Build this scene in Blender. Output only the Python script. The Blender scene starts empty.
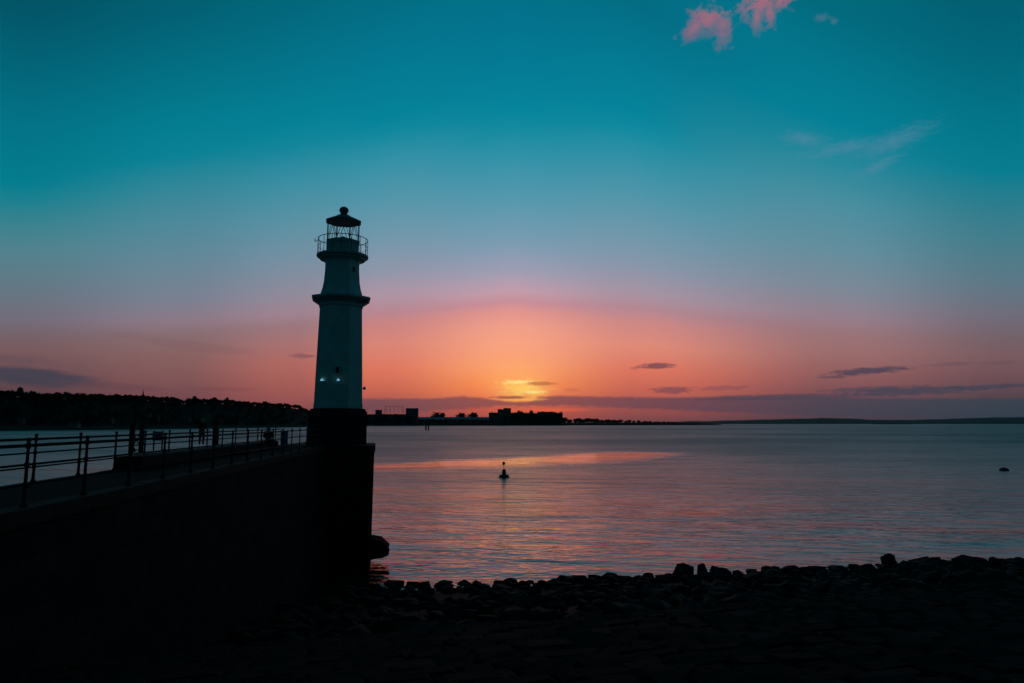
import bpy, bmesh, math, random
from mathutils import Vector, Matrix, noise as mnoise

random.seed(11)
R = math.radians
scene = bpy.context.scene
COL = scene.collection

# ------------------------------------------------------------------ survey
W, H = 1024, 683
F = 683.0
HORIZON = 423.0
PITCH = math.atan((HORIZON - H / 2) / F)
EYE = 9.4                 # metres above the water
DECK = 7.85               # pier deck above the water
CP, SP = math.cos(PITCH), math.sin(PITCH)


def ray(px, py):
    a, b = (px - W / 2) / F, (H / 2 - py) / F
    return Vector((a, CP - b * SP, SP + b * CP))


def at(px, py, Y):
    d = ray(px, py)
    return Vector((0, 0, EYE)) + d * (Y / d.y)


def ground(px, py, z=0.0):
    d = ray(px, py)
    return Vector((0, 0, EYE)) + d * ((z - EYE) / d.z)


def azel(px, py):
    d = ray(px, py).normalized()
    return math.degrees(math.atan2(d.x, d.y)), math.degrees(math.asin(d.z))


def interp(xs, ys, x):
    if x <= xs[0]:
        return ys[0]
    for i in range(1, len(xs)):
        if x <= xs[i]:
            t = (x - xs[i - 1]) / (xs[i] - xs[i - 1])
            return ys[i - 1] + t * (ys[i] - ys[i - 1])
    return ys[-1]


def lin(c):
    out = []
    for v in c:
        v = v / 255.0
        out.append(v / 12.92 if v <= 0.04045 else ((v + 0.055) / 1.055) ** 2.4)
    return tuple(out) + (1.0,)


# ------------------------------------------------------------------ node helper
class NT:
    def __init__(self, tree):
        self.t = tree
        self.n = tree.nodes
        self.l = tree.links

    def put(self, sock, v):
        if isinstance(v, bpy.types.NodeSocket):
            self.l.new(v, sock)
        elif v is not None:
            sock.default_value = v

    def m(self, op, a, b=None, c=None, clamp=False):
        n = self.n.new('ShaderNodeMath')
        n.operation = op
        n.use_clamp = clamp
        self.put(n.inputs[0], a)
        if b is not None:
            self.put(n.inputs[1], b)
        if c is not None:
            self.put(n.inputs[2], c)
        return n.outputs[0]

    def add(self, a, b): return self.m('ADD', a, b)
    def sub(self, a, b): return self.m('SUBTRACT', a, b)
    def mul(self, a, b): return self.m('MULTIPLY', a, b)

    def rng(self, v, a, b, c=0.0, d=1.0, smooth=True):
        n = self.n.new('ShaderNodeMapRange')
        n.interpolation_type = 'SMOOTHSTEP' if smooth else 'LINEAR'
        n.clamp = True
        self.put(n.inputs['Value'], v)
        self.put(n.inputs['From Min'], a)
        self.put(n.inputs['From Max'], b)
        self.put(n.inputs['To Min'], c)
        self.put(n.inputs['To Max'], d)
        return n.outputs['Result']

    def mix(self, f, a, b, mode='MIX'):
        n = self.n.new('ShaderNodeMixRGB')
        n.blend_type = mode
        self.put(n.inputs[0], f)
        self.put(n.inputs[1], a)
        self.put(n.inputs[2], b)
        return n.outputs[0]

    def comb(self, x, y, z):
        n = self.n.new('ShaderNodeCombineXYZ')
        for i, v in enumerate((x, y, z)):
            self.put(n.inputs[i], v)
        return n.outputs[0]

    def sep(self, v):
        n = self.n.new('ShaderNodeSeparateXYZ')
        self.l.new(v, n.inputs[0])
        return n.outputs

    def noise(self, vec, scale, detail=3.0, rough=0.5, dist=0.0):
        n = self.n.new('ShaderNodeTexNoise')
        if vec is not None:
            self.l.new(vec, n.inputs['Vector'])
        n.inputs['Scale'].default_value = scale
        n.inputs['Detail'].default_value = detail
        n.inputs['Roughness'].default_value = rough
        n.inputs['Distortion'].default_value = dist
        return n.outputs['Fac']

    def ramp(self, f, stops, mode='LINEAR'):
        n = self.n.new('ShaderNodeValToRGB')
        cr = n.color_ramp
        cr.interpolation = mode
        while len(cr.elements) > 1:
            cr.elements.remove(cr.elements[-1])
        first = True
        for p, c in stops:
            if first:
                e = cr.elements[0]
                e.position = p
                first = False
            else:
                e = cr.elements.new(p)
            e.color = c
        self.put(n.inputs[0], f)
        return n.outputs[0]

    def curve(self, v, lo, hi, pts, vlo, vhi):
        """piecewise value of v in [lo,hi]; pts = (x, y)"""
        f = self.rng(v, lo, hi, smooth=False)
        stops = []
        for x, y in pts:
            g = (y - vlo) / (vhi - vlo)
            stops.append(((x - lo) / (hi - lo), (g, g, g, 1)))
        c = self.ramp(f, stops, 'LINEAR')
        bw = self.sep(c)[0]
        return self.add(self.mul(bw, vhi - vlo), vlo)


# ------------------------------------------------------------------ sky
SKY = {
    0: [(0, 0, 85, 103), (60, 0, 100, 120), (120, 0, 115, 135), (180, 0, 125, 143), (197, 24, 128, 143), (220, 55, 130, 143),
        (250, 82, 130, 142), (290, 102, 118, 132), (320, 116, 108, 122), (332, 118, 98, 108), (350, 124, 88, 92),
        (370, 108, 75, 84), (395, 92, 62, 70), (420, 80, 58, 66)],
    170: [(0, 0, 95, 115), (60, 0, 110, 130), (120, 0, 125, 145), (155, 8, 130, 150), (180, 44, 134, 152), (220, 76, 137, 155),
          (260, 100, 135, 152), (300, 122, 128, 145), (320, 140, 120, 134), (335, 138, 106, 112), (355, 140, 95, 95),
          (375, 136, 84, 86), (395, 120, 70, 78), (420, 105, 64, 72)],
    290: [(0, 0, 103, 124), (60, 0, 116, 139), (120, 0, 129, 150), (145, 16, 134, 156), (180, 58, 142, 163), (220, 90, 145, 164),
          (260, 118, 143, 162), (295, 144, 138, 154), (314, 160, 130, 143), (325, 158, 117, 125), (342, 172, 111, 111),
          (362, 184, 101, 94), (385, 172, 88, 83), (402, 155, 78, 80), (420, 125, 66, 74)],
    380: [(0, 0, 108, 132), (60, 0, 120, 145), (118, 0, 131, 153), (135, 16, 137, 159), (165, 55, 145, 167), (200, 84, 149, 170), (240, 116, 151, 171),
          (270, 142, 150, 170), (295, 174, 148, 164), (312, 184, 134, 146), (323, 204, 130, 130), (345, 222, 131, 115),
          (370, 228, 115, 91), (392, 202, 97, 80), (406, 152, 76, 80), (420, 128, 68, 76)],
    512: [(0, 0, 112, 138), (60, 0, 122, 148), (110, 0, 133, 156), (130, 18, 139, 161), (160, 52, 146, 169), (200, 86, 152, 174),
          (240, 120, 155, 178), (270, 158, 157, 179), (290, 194, 156, 172), (301, 200, 142, 153), (311, 226, 148, 142),
          (325, 240, 158, 138), (345, 249, 162, 128), (365, 253, 162, 110), (382, 255, 146, 84), (398, 238, 122, 80), (408, 205, 88, 74),
          (420, 165, 74, 74)],
    640: [(0, 0, 108, 132), (60, 0, 122, 146), (112, 0, 132, 155), (130, 14, 138, 160), (160, 50, 144, 166), (195, 80, 149, 170), (235, 112, 151, 171),
          (265, 136, 150, 170), (292, 166, 147, 163), (308, 180, 135, 147), (322, 205, 136, 134), (345, 228, 136, 117),
          (370, 226, 114, 92), (390, 204, 97, 82), (408, 165, 78, 78), (420, 125, 68, 76)],
    850: [(0, 0, 105, 125), (60, 0, 118, 140), (120, 0, 128, 150), (155, 30, 134, 154), (200, 72, 142, 160), (250, 100, 142, 158),
          (290, 126, 136, 151), (318, 150, 126, 139), (333, 158, 114, 121), (350, 162, 108, 109), (370, 154, 93, 95),
          (390, 132, 78, 85), (408, 100, 68, 80), (420, 70, 62, 78)],
    1023: [(0, 0, 95, 115), (60, 0, 105, 125), (120, 0, 118, 138), (170, 5, 125, 145), (200, 40, 125, 142), (240, 68, 125, 140),
           (280, 92, 120, 135), (315, 112, 108, 122), (338, 118, 96, 105), (355, 124, 90, 96), (375, 114, 78, 86),
           (395, 90, 68, 78), (420, 46, 60, 72)],
}
for _x, _k in ((0, .14), (170, .16), (290, .13), (380, .06), (640, .07), (850, .14), (1023, .12)):
    SKY[_x] = [(y_, *(v_ + (_k if y_ > 322 else 0) * (.3 * r_ + .55 * g_ + .15 * b_ - v_) for v_ in (r_, g_, b_))) for (y_, r_, g_, b_) in SKY[_x]]
ARCH = {0: 331, 170: 327, 290: 319, 380: 312, 512: 301, 640: 309, 850: 331, 1023: 339}
KEYS = sorted(SKY)
AZ = [azel(x, HORIZON)[0] for x in KEYS]
ARC_E = [azel(x, ARCH[x])[1] for x in KEYS]

world = bpy.data.worlds.new("World")
scene.world = world
world.use_nodes = True
wt = world.node_tree
wt.nodes.clear()
N = NT(wt)
tc = wt.nodes.new('ShaderNodeTexCoord')
gx, gy, gz = N.sep(tc.outputs['Generated'])[:]
el = N.mul(N.m('ARCSINE', gz), 57.29578)
az = N.mul(N.m('ARCTAN2', gx, gy), 57.29578)
elp = N.m('MAXIMUM', el, 0.0)
archE = N.curve(az, -60, 60, [(-60, ARC_E[0] * .9)] + list(zip(AZ, ARC_E)) + [(60, ARC_E[-1] * .9)], 0, 12)
tt = N.m('DIVIDE', elp, archE)
ff = N.m('SQRT', N.m('DIVIDE', tt, 6.0), clamp=True)
cols = []
for k, x in enumerate(KEYS):
    st = []
    for (py, r, g, b) in SKY[x]:
        e = azel(x, py)[1]
        p = math.sqrt(max(e, 0) / ARC_E[k] / 6.0)
        st.append((min(p, 1.0), lin((r, g, b))))
    st.sort(key=lambda s: s[0])
    cols.append(N.ramp(ff, st))
c = cols[0]
for k in range(1, len(KEYS)):
    c = N.mix(N.rng(az, AZ[k - 1], AZ[k]), c, cols[k])
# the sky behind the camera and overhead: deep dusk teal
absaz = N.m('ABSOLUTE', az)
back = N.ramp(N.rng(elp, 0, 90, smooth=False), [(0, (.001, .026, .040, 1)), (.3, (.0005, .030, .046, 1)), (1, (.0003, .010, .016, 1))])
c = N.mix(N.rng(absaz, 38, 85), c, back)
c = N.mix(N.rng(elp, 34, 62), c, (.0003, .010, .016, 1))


def px_deg(n):
    return n / F * 57.29578


vec_st = N.comb(N.mul(az, 0.22), N.mul(el, 1.5), 0.0)
nz_st = N.sub(N.noise(vec_st, 1.0, 5.0, .6), .5)
vec_cu = N.comb(az, el, 3.0)
nz_cu = N.sub(N.noise(vec_cu, .55, 6.0, .62), .5)
vec_fine = N.comb(N.mul(az, .8), N.mul(el, 2.5), 7.0)
nz_fine = N.sub(N.noise(vec_fine, 1.0, 4.0, .6), .5)


vec_w = N.comb(N.mul(az, 1.3), N.mul(el, 4.5), 1.0)
nz_w = N.sub(N.noise(vec_w, 1.0, 5.0, .65), .5)


def blob(px, py, hw, hh, tilt=0.0, nz=None, k=.9, soft=.55):
    a0, e0 = azel(px, py)
    w, h = px_deg(hw) * math.cos(R(a0)) ** 1.2, px_deg(hh)
    da = N.sub(az, a0)
    de = N.sub(N.sub(el, e0), N.mul(da, tilt))
    d = N.m('SQRT', N.add(N.m('POWER', N.m('ABSOLUTE', N.mul(da, 1 / w)), 2.0), N.m('POWER', N.m('ABSOLUTE', N.mul(de, 1 / h)), 2.0)))
    if nz is not None:
        d = N.add(d, N.mul(nz, k))
    return N.rng(d, 1.0, 1.0 - soft, 0.0, 1.0)


# warm glow round the hidden sun
g1 = blob(520, 384, 50, 30, 0, None, 0, 1.0)
c = N.mix(N.mul(g1, .45), c, lin((255, 188, 112)))
g2 = blob(524, 389, 33, 12, 0, nz_w, 1.6, 1.0)
c = N.mix(N.mul(g2, .8), c, lin((255, 214, 104)))

# cloud bank along the horizon with broken streaks
topE = N.curve(az, -40, 40, [(-40, azel(0, 396)[1])] + [(azel(x, y)[0], azel(x, y)[1]) for x, y in
               ((365, 397.5), (430, 397.5), (463, 395), (488, 397.5), (505, 400), (529, 401), (538, 396), (560, 394.5), (600, 395.5), (700, 396.5), (770, 395.5), (940, 397), (1023, 397))], 0, 4)
botE = N.curve(az, -40, 40, [(azel(x, y)[0], azel(x, y)[1]) for x, y in
               ((300, 411), (400, 413), (470, 409), (490, 407), (560, 406), (640, 409), (760, 414), (1023, 421))], -.6, 4)
top_n = N.add(N.add(topE, N.mul(nz_w, .32)), .04)
bot_n = N.add(botE, N.mul(nz_w, .6))
bank = N.mul(N.rng(el, top_n, N.sub(top_n, .28)), N.rng(el, N.sub(bot_n, .15), N.add(bot_n, .2)))
bank = N.mul(bank, N.rng(az, azel(330, 400)[0], azel(372, 400)[0]))
bankcol = N.ramp(N.rng(az, -12, 37, smooth=False), [(0, lin((108, 72, 84))), (.22, lin((132, 72, 80))), (.45, lin((108, 68, 84))), (.75, lin((72, 68, 84))), (1, lin((50, 66, 80)))])
c = N.mix(N.mul(bank, .88), c, bankcol)
# bright slots in the bank under the sun
s1 = blob(520, 399, 34, 3.2, 0, nz_fine, .8, .8)
c = N.mix(N.mul(s1, .85), c, lin((255, 178, 84)))
s2 = blob(545, 410, 60, 2.6, 0, nz_fine, .6, .8)
c = N.mix(N.mul(s2, .7), c, lin((235, 98, 70)))
s3 = N.m('MAXIMUM', blob(520, 382, 28, 2.6, 0, nz_w, 1.5, .8), blob(534, 392, 14, 2.4, 0, nz_w, 1.5, .9))
c = N.mix(N.mul(s3, .85), c, lin((255, 228, 138)))
for (px, py, hw, hh, tilt, op, colr, nz, kk) in [
    (541, 383.5, 20, 2.8, .0, .85, (190, 108, 74), nz_w, 1.5),
    (572, 390, 9, 2.6, .0, .6, (200, 106, 78), nz_w, 1.5),
    (510, 397.5, 24, 2.2, .0, .85, (150, 78, 74), nz_w, 1.4),
    (657, 366, 22, 4.0, .0, .9, (122, 72, 84), nz_w, 1.6),
    (636, 368, 8, 2.0, .1, .5, (150, 84, 86), nz_w, 1.5),
    (672, 390, 26, 4.6, .0, .8, (122, 72, 84), nz_w, 1.8),
    (722, 388, 34, 3.0, .02, .6, (138, 78, 86), nz_w, 1.8),
    (868, 371, 48, 4.0, .05, .85, (68, 64, 84), nz_w, 1.6),
    (834, 377, 18, 2.0, .0, .8, (100, 70, 84), nz_w, 1.4),
    (952, 364, 26, 2.6, .03, .4, (100, 74, 88), nz_w, 1.8),
    (1000, 363, 20, 2.4, .0, .35, (98, 74, 88), nz_w, 1.8),
    (905, 391.5, 75, 5.0, .02, .78, (58, 66, 84), nz_w, 1.6),
    (985, 387, 60, 2.6, .03, .75, (62, 66, 82), nz_w, 1.5),
    (870, 389, 60, 2.8, .03, .7, (74, 68, 84), nz_w, 1.6),
    (780, 397, 120, 3.6, .01, .75, (74, 66, 84), nz_w, 1.4),
    (20, 376, 95, 9.5, -.06, .85, (60, 62, 78), nz_st, .9),
    (110, 386, 70, 4.5, -.05, .45, (96, 66, 78), nz_w, 1.4),
    (0, 358, 60, 4.5, -.04, .35, (92, 74, 88), nz_w, 1.4),
    (190, 345, 90, 6, -.10, .22, (120, 84, 92), nz_st, 1.2),
    (303, 356, 17, 2.6, -.04, .65, (122, 80, 88), nz_w, 1.5),
    (220, 389, 46, 2.2, .0, .35, (110, 66, 76), nz_w, 1.4),
]:
    c = N.mix(N.mul(blob(px, py, hw, hh, tilt, nz, kk, .6), op), c, lin(colr))


def field(items):
    out = None
    for (px, py, hw, hh, tilt) in items:
        a0, e0 = azel(px, py)
        w, h = px_deg(hw) * math.cos(R(a0)) ** 1.2, px_deg(hh)
        da = N.sub(az, a0)
        de = N.sub(N.sub(el, e0), N.mul(da, tilt))
        d = N.sub(1.0, N.m('SQRT', N.add(N.m('POWER', N.m('ABSOLUTE', N.mul(da, 1 / w)), 2.0), N.m('POWER', N.m('ABSOLUTE', N.mul(de, 1 / h)), 2.0))))
        out = d if out is None else N.m('SMOOTH_MAX', out, d, .3)
    return out


# pink fair-weather clouds high up and thin cirrus
nz_p = N.sub(N.noise(N.comb(az, N.mul(el, 1.15), 11.0), 1.15, 7.0, .62, .3), .5)
pf = field([(708, 19, 27, 18, .1), (724, 30, 15, 24, .1), (694, 29, 20, 10, .45), (760, 0, 28, 24, .0), (782, -3, 20, 15, .1), (757, 18, 10, 16, .0), (770, 15, 9, 15, .0)])
pf2 = N.add(pf, N.mul(nz_p, 2.6))
pk = N.rng(pf2, .10, .95)
shade = N.add(N.mul(nz_p, 1.8), N.mul(N.sub(azel(712, 20)[1], el), .22))
pkc = N.mix(N.rng(shade, -.25, .45), lin((182, 104, 120)), lin((112, 104, 132)))
c = N.mix(N.mul(pk, .85), c, pkc)
wsp = N.rng(N.add(field([(821, 18, 11, 6, -.2), (834, 21, 8, 4, 0)]), N.mul(nz_p, 3.0)), .1, 1.0)
c = N.mix(N.mul(wsp, .28), c, lin((104, 126, 152)))
cf = N.add(field([(892, 142, 58, 13, .2), (845, 148, 62, 9, .0), (803, 139, 32, 10, -.25), (878, 166, 32, 8, .3)]), N.mul(nz_w, 1.6))
c = N.mix(N.mul(N.rng(cf, .0, 1.4), .48), c, lin((96, 136, 165)))

nish = wt.nodes.new('ShaderNodeTexSky')
nish.sky_type = 'NISHITA'
nish.sun_disc = False
nish.sun_elevation = R(2.5)
nish.sun_rotation = R(0.5)
b1 = wt.nodes.new('ShaderNodeBackground')
b1.inputs[1].default_value = 0.0008
wt.links.new(nish.outputs[0], b1.inputs[0])
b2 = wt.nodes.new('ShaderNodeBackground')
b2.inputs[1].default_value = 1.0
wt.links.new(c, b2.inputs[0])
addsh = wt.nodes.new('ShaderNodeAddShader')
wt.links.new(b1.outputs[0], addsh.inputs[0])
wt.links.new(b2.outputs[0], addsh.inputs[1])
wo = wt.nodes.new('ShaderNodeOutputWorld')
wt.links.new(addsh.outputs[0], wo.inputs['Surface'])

sl = bpy.data.lights.new('sun', 'SUN')
sl.energy = 0.010
sl.angle = R(13)
sl.color = (1.0, .33, .24)
so = bpy.data.objects.new('sun', sl)
COL.objects.link(so)
sd = Vector((math.sin(R(.5)) * math.cos(R(2.5)), math.cos(R(.5)) * math.cos(R(2.5)), math.sin(R(2.5))))
so.rotation_euler = sd.to_track_quat('Z', 'Y').to_euler()
so.location = (0, 300, 60)


# ------------------------------------------------------------------ materials
def mat(name, col, rough=.7, spec=.3, nscale=4.0, var=.35, bump=0.0, bscale=20.0, metal=0.0, emit=None, estr=0.0):
    m = bpy.data.materials.new(name)
    m.use_nodes = True
    n = NT(m.node_tree)
    p = m.node_tree.nodes['Principled BSDF']
    tcn = m.node_tree.nodes.new('ShaderNodeTexCoord')
    f = n.noise(tcn.outputs['Object'], nscale, 5.0, .6)
    a = tuple(v * (1 - var) for v in col) + (1,)
    b = tuple(min(v * (1 + var), 1) for v in col) + (1,)
    n.l.new(n.ramp(f, [(.3, a), (.7, b)]), p.inputs['Base Color'])
    p.inputs['Roughness'].default_value = rough
    p.inputs['Specular IOR Level'].default_value = spec
    p.inputs['Metallic'].default_value = metal
    if bump:
        bn = m.node_tree.nodes.new('ShaderNodeBump')
        bn.inputs['Strength'].default_value = bump
        bn.inputs['Distance'].default_value = .05
        n.l.new(n.noise(tcn.outputs['Object'], bscale, 4.0, .6), bn.inputs['Height'])
        n.l.new(bn.outputs[0], p.inputs['Normal'])
    if emit:
        p.inputs['Emission Color'].default_value = tuple(emit) + (1,)
        p.inputs['Emission Strength'].default_value = estr
    return m


def masonry(name, c1, c2, mortar, bw, bh, rot=(0, 0, 0), rough=.85, bump=.5, plane='XZ'):
    m = bpy.data.materials.new(name)
    m.use_nodes = True
    n = NT(m.node_tree)
    p = m.node_tree.nodes['Principled BSDF']
    tcn = m.node_tree.nodes.new('ShaderNodeTexCoord')
    x, y, z = n.sep(tcn.outputs['Object'])[:]
    if plane == 'XZ':
        v = n.comb(n.add(x, y), z, 0.0)
    else:
        v = n.comb(x, y, 0.0)
    nzv = n.noise(tcn.outputs['Object'], 1.3, 3.0)
    br = m.node_tree.nodes.new('ShaderNodeTexBrick')
    n.l.new(v, br.inputs['Vector'])
    br.inputs['Scale'].default_value = 1.0
    br.inputs['Brick Width'].default_value = bw
    br.inputs['Row Height'].default_value = bh
    br.inputs['Mortar Size'].default_value = .018
    br.inputs['Mortar Smooth'].default_value = .4
    br.inputs['Bias'].default_value = 0.0
    br.inputs['Color1'].default_value = c1 + (1,)
    br.inputs['Color2'].default_value = c2 + (1,)
    br.inputs['Mortar'].default_value = mortar + (1,)
    colr = n.mix(.55, br.outputs['Color'], n.ramp(nzv, [(.3, (.3, .3, .3, 1)), (.7, (1, 1, 1, 1))]), 'MULTIPLY')
    n.l.new(colr, p.inputs['Base Color'])
    p.inputs['Roughness'].default_value = rough
    p.inputs['Specular IOR Level'].default_value = .02
    bn = m.node_tree.nodes.new('ShaderNodeBump')
    bn.inputs['Strength'].default_value = bump
    bn.inputs['Distance'].default_value = .06
    hh = n.add(n.mul(br.outputs['Fac'], -1.0), n.mul(n.noise(tcn.outputs['Object'], 7.0, 4.0), .8))
    n.l.new(hh, bn.inputs['Height'])
    n.l.new(bn.outputs[0], p.inputs['Normal'])
    return m


M_WHITE = mat('weathered_white_paint', (.70, .70, .68), .6, .3, 1.6, .10, .15, 12)
M_GREY = mat('grey_stone_paint', (.6, .6, .58), .7, .2, 2, .15)
M_TRIM = mat('dark_trim_paint', (.2, .205, .21), .5, .4, 3, .2)
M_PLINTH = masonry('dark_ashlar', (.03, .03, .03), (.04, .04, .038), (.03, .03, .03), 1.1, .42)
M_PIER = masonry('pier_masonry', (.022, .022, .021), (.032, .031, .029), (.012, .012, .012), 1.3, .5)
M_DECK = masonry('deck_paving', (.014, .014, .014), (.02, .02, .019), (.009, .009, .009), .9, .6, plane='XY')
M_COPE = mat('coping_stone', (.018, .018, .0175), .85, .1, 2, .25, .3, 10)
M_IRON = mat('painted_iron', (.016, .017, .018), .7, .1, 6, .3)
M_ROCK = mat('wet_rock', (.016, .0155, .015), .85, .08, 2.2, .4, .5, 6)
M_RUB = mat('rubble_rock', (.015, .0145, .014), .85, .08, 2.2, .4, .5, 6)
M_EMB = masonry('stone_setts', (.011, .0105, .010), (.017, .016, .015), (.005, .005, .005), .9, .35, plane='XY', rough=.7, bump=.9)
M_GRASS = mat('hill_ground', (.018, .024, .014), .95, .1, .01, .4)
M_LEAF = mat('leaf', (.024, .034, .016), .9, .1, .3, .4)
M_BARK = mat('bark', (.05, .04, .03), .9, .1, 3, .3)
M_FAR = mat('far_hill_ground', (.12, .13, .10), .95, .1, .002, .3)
M_BLD = mat('dark_render', (.12, .12, .12), .8, .2, .1, .2)
M_BRICK = mat('dull_brick', (.14, .09, .07), .85, .2, .1, .2)
M_ROOF = mat('slate', (.05, .05, .055), .7, .3, .2, .2)
M_PALEROOF = mat('pale_sheet_roof', (.45, .48, .5), .35, .5, .05, .1)
M_WIN = mat('window_glass', (.02, .025, .03), .1, .5, 1, .1)
M_GLASS = None
M_RED = mat('red_paint', (.25, .03, .02), .5, .4, 3, .2)
M_GREEN = mat('buoy_paint', (.05, .05, .045), .5, .4, 3, .3)
M_BLUE = mat('blue_board', (.05, .16, .28), .5, .3, 3, .15)
M_SKIN = mat('skin', (.45, .28, .2), .6, .3, 6, .1)
M_HAIR = mat('hair', (.03, .02, .015), .7, .3, 12, .3)
M_REDCOAT = mat('red_jacket_cloth', (.38, .03, .02), .85, .1, 8, .2)
M_DARKCOAT = mat('dark_coat_cloth', (.03, .03, .035), .9, .1, 8, .3)
M_TROUSER = mat('dark_trouser_cloth', (.035, .037, .045), .9, .1, 8, .3)
M_LAMP = mat('floodlight_glow', (.8, .9, 1), .4, .3, 2, .05, emit=(.3, .75, .95), estr=.5)
M_LENS = mat('optic_glass', (.10, .12, .12), .15, .6, 4, .1)
M_STEEL = mat('galvanised_steel', (.18, .18, .18), .5, .4, 3, .2, metal=.6)

M_GLASS = bpy.data.materials.new('lantern_glass')
M_GLASS.use_nodes = True
_n = NT(M_GLASS.node_tree)
M_GLASS.node_tree.nodes.clear()
_t = M_GLASS.node_tree.nodes.new('ShaderNodeBsdfTransparent')
_t.inputs[0].default_value = (.95, .97, .97, 1)
_g = M_GLASS.node_tree.nodes.new('ShaderNodeBsdfGlossy')
_g.inputs['Roughness'].default_value = .05
_f = M_GLASS.node_tree.nodes.new('ShaderNodeFresnel')
_f.inputs['IOR'].default_value = 1.25
_mx = M_GLASS.node_tree.nodes.new('ShaderNodeMixShader')
_n.l.new(_f.outputs[0], _mx.inputs[0])
_n.l.new(_t.outputs[0], _mx.inputs[1])
_n.l.new(_g.outputs[0], _mx.inputs[2])
_o = M_GLASS.node_tree.nodes.new('ShaderNodeOutputMaterial')
_n.l.new(_mx.outputs[0], _o.inputs[0])


# ------------------------------------------------------------------ mesh helper
class MB:
    def __init__(self):
        self.bm = bmesh.new()

    def box(self, c, s, rz=0.0, rx=0.0, ry=0.0, bevel=0.0):
        r = bmesh.ops.create_cube(self.bm, size=1.0)
        vs = r['verts']
        mtx = Matrix.Translation(c) @ Matrix.Rotation(rz, 4, 'Z') @ Matrix.Rotation(ry, 4, 'Y') @ Matrix.Rotation(rx, 4, 'X') @ Matrix.Diagonal((s[0], s[1], s[2], 1))
        bmesh.ops.transform(self.bm, matrix=mtx, verts=vs)
        if bevel:
            es = list({e for v in vs for e in v.link_edges})
            bmesh.ops.bevel(self.bm, geom=es, offset=bevel, segments=2, affect='EDGES', profile=.6)
        return self

    def tube(self, p0, p1, r0, r1=None, n=10):
        r1 = r0 if r1 is None else r1
        p0, p1 = Vector(p0), Vector(p1)
        d = p1 - p0
        q = d.to_track_quat('Z', 'Y').to_matrix().to_4x4()
        r = bmesh.ops.create_cone(self.bm, cap_ends=True, cap_tris=False, segments=n, radius1=r0, radius2=r1, depth=d.length)
        bmesh.ops.transform(self.bm, matrix=Matrix.Translation((p0 + p1) / 2) @ q, verts=r['verts'])
        return self

    def ball(self, c, r, sub=2, scale=(1, 1, 1)):
        o = bmesh.ops.create_icosphere(self.bm, subdivisions=sub, radius=r)
        bmesh.ops.transform(self.bm, matrix=Matrix.Translation(c) @ Matrix.Diagonal((scale[0], scale[1], scale[2], 1)), verts=o['verts'])
        return self

    def lathe(self, c, prof, n=24, off=0.0):
        rings = []
        for r, z in prof:
            if r < 1e-5:
                rings.append([self.bm.verts.new((c[0], c[1], z))])
            else:
                rings.append([self.bm.verts.new((c[0] + r * math.cos(off + 2 * math.pi * k / n), c[1] + r * math.sin(off + 2 * math.pi * k / n), z)) for k in range(n)])
        for a, b in zip(rings, rings[1:]):
            for k in range(n):
                k2 = (k + 1) % n
                if len(a) == 1 and len(b) == 1:
                    continue
                if len(a) == 1:
                    self.bm.faces.new((a[0], b[k2], b[k]))
                elif len(b) == 1:
                    self.bm.faces.new((a[k], a[k2], b[0]))
                else:
                    self.bm.faces.new((a[k], a[k2], b[k2], b[k]))
        if len(rings[0]) > 2:
            self.bm.faces.new(list(reversed(rings[0])))
        if len(rings[-1]) > 2:
            self.bm.faces.new(rings[-1])
        return self

    def prism(self, foot, z0, z1, foot_top=None):
        ft = foot_top or foot
        a = [self.bm.verts.new((x, y, z0)) for x, y in foot]
        b = [self.bm.verts.new((x, y, z1)) for x, y in ft]
        n = len(foot)
        for k in range(n):
            self.bm.faces.new((a[k], a[(k + 1) % n], b[(k + 1) % n], b[k]))
        self.bm.faces.new(list(reversed(a)))
        self.bm.faces.new(b)
        return self

    def mesh(self, name, origin=(0, 0, 0), smooth=False):
        bmesh.ops.translate(self.bm, vec=-Vector(origin), verts=self.bm.verts)
        bmesh.ops.recalc_face_normals(self.bm, faces=self.bm.faces)
        me = bpy.data.meshes.new(name)
        self.bm.to_mesh(me)
        self.bm.free()
        if smooth:
            for p in me.polygons:
                p.use_smooth = True
        return me


def wloc(o):
    v = Vector((0, 0, 0))
    while o is not None:
        v += o.location
        o = o.parent
    return v


def tag(o, label=None, cat=None, group=None, kind=None):
    if label: o['label'] = label
    if cat: o['category'] = cat
    if group: o['group'] = group
    if kind: o['kind'] = kind
    return o


def thing(name, loc, label, cat, group=None):
    o = bpy.data.objects.new(name, None)
    o.empty_display_size = .3
    COL.objects.link(o)
    o.location = loc
    return tag(o, label, cat, group)


def part(name, mb, m, parent, smooth=False, label=None):
    me = mb.mesh(name, wloc(parent), smooth)
    me.materials.append(m)
    o = bpy.data.objects.new(name, me)
    COL.objects.link(o)
    o.parent = parent
    if label: o['label'] = label
    return o


def solo(name, mb, m, loc=(0, 0, 0), smooth=False):
    me = mb.mesh(name, loc, smooth)
    me.materials.append(m)
    o = bpy.data.objects.new(name, me)
    COL.objects.link(o)
    o.location = loc
    return o


def copy_tree(o, parent=None):
    cpy = o.copy()
    COL.objects.link(cpy)
    cpy.parent = parent
    for ch in o.children:
        copy_tree(ch, cpy)
    return cpy


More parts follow.
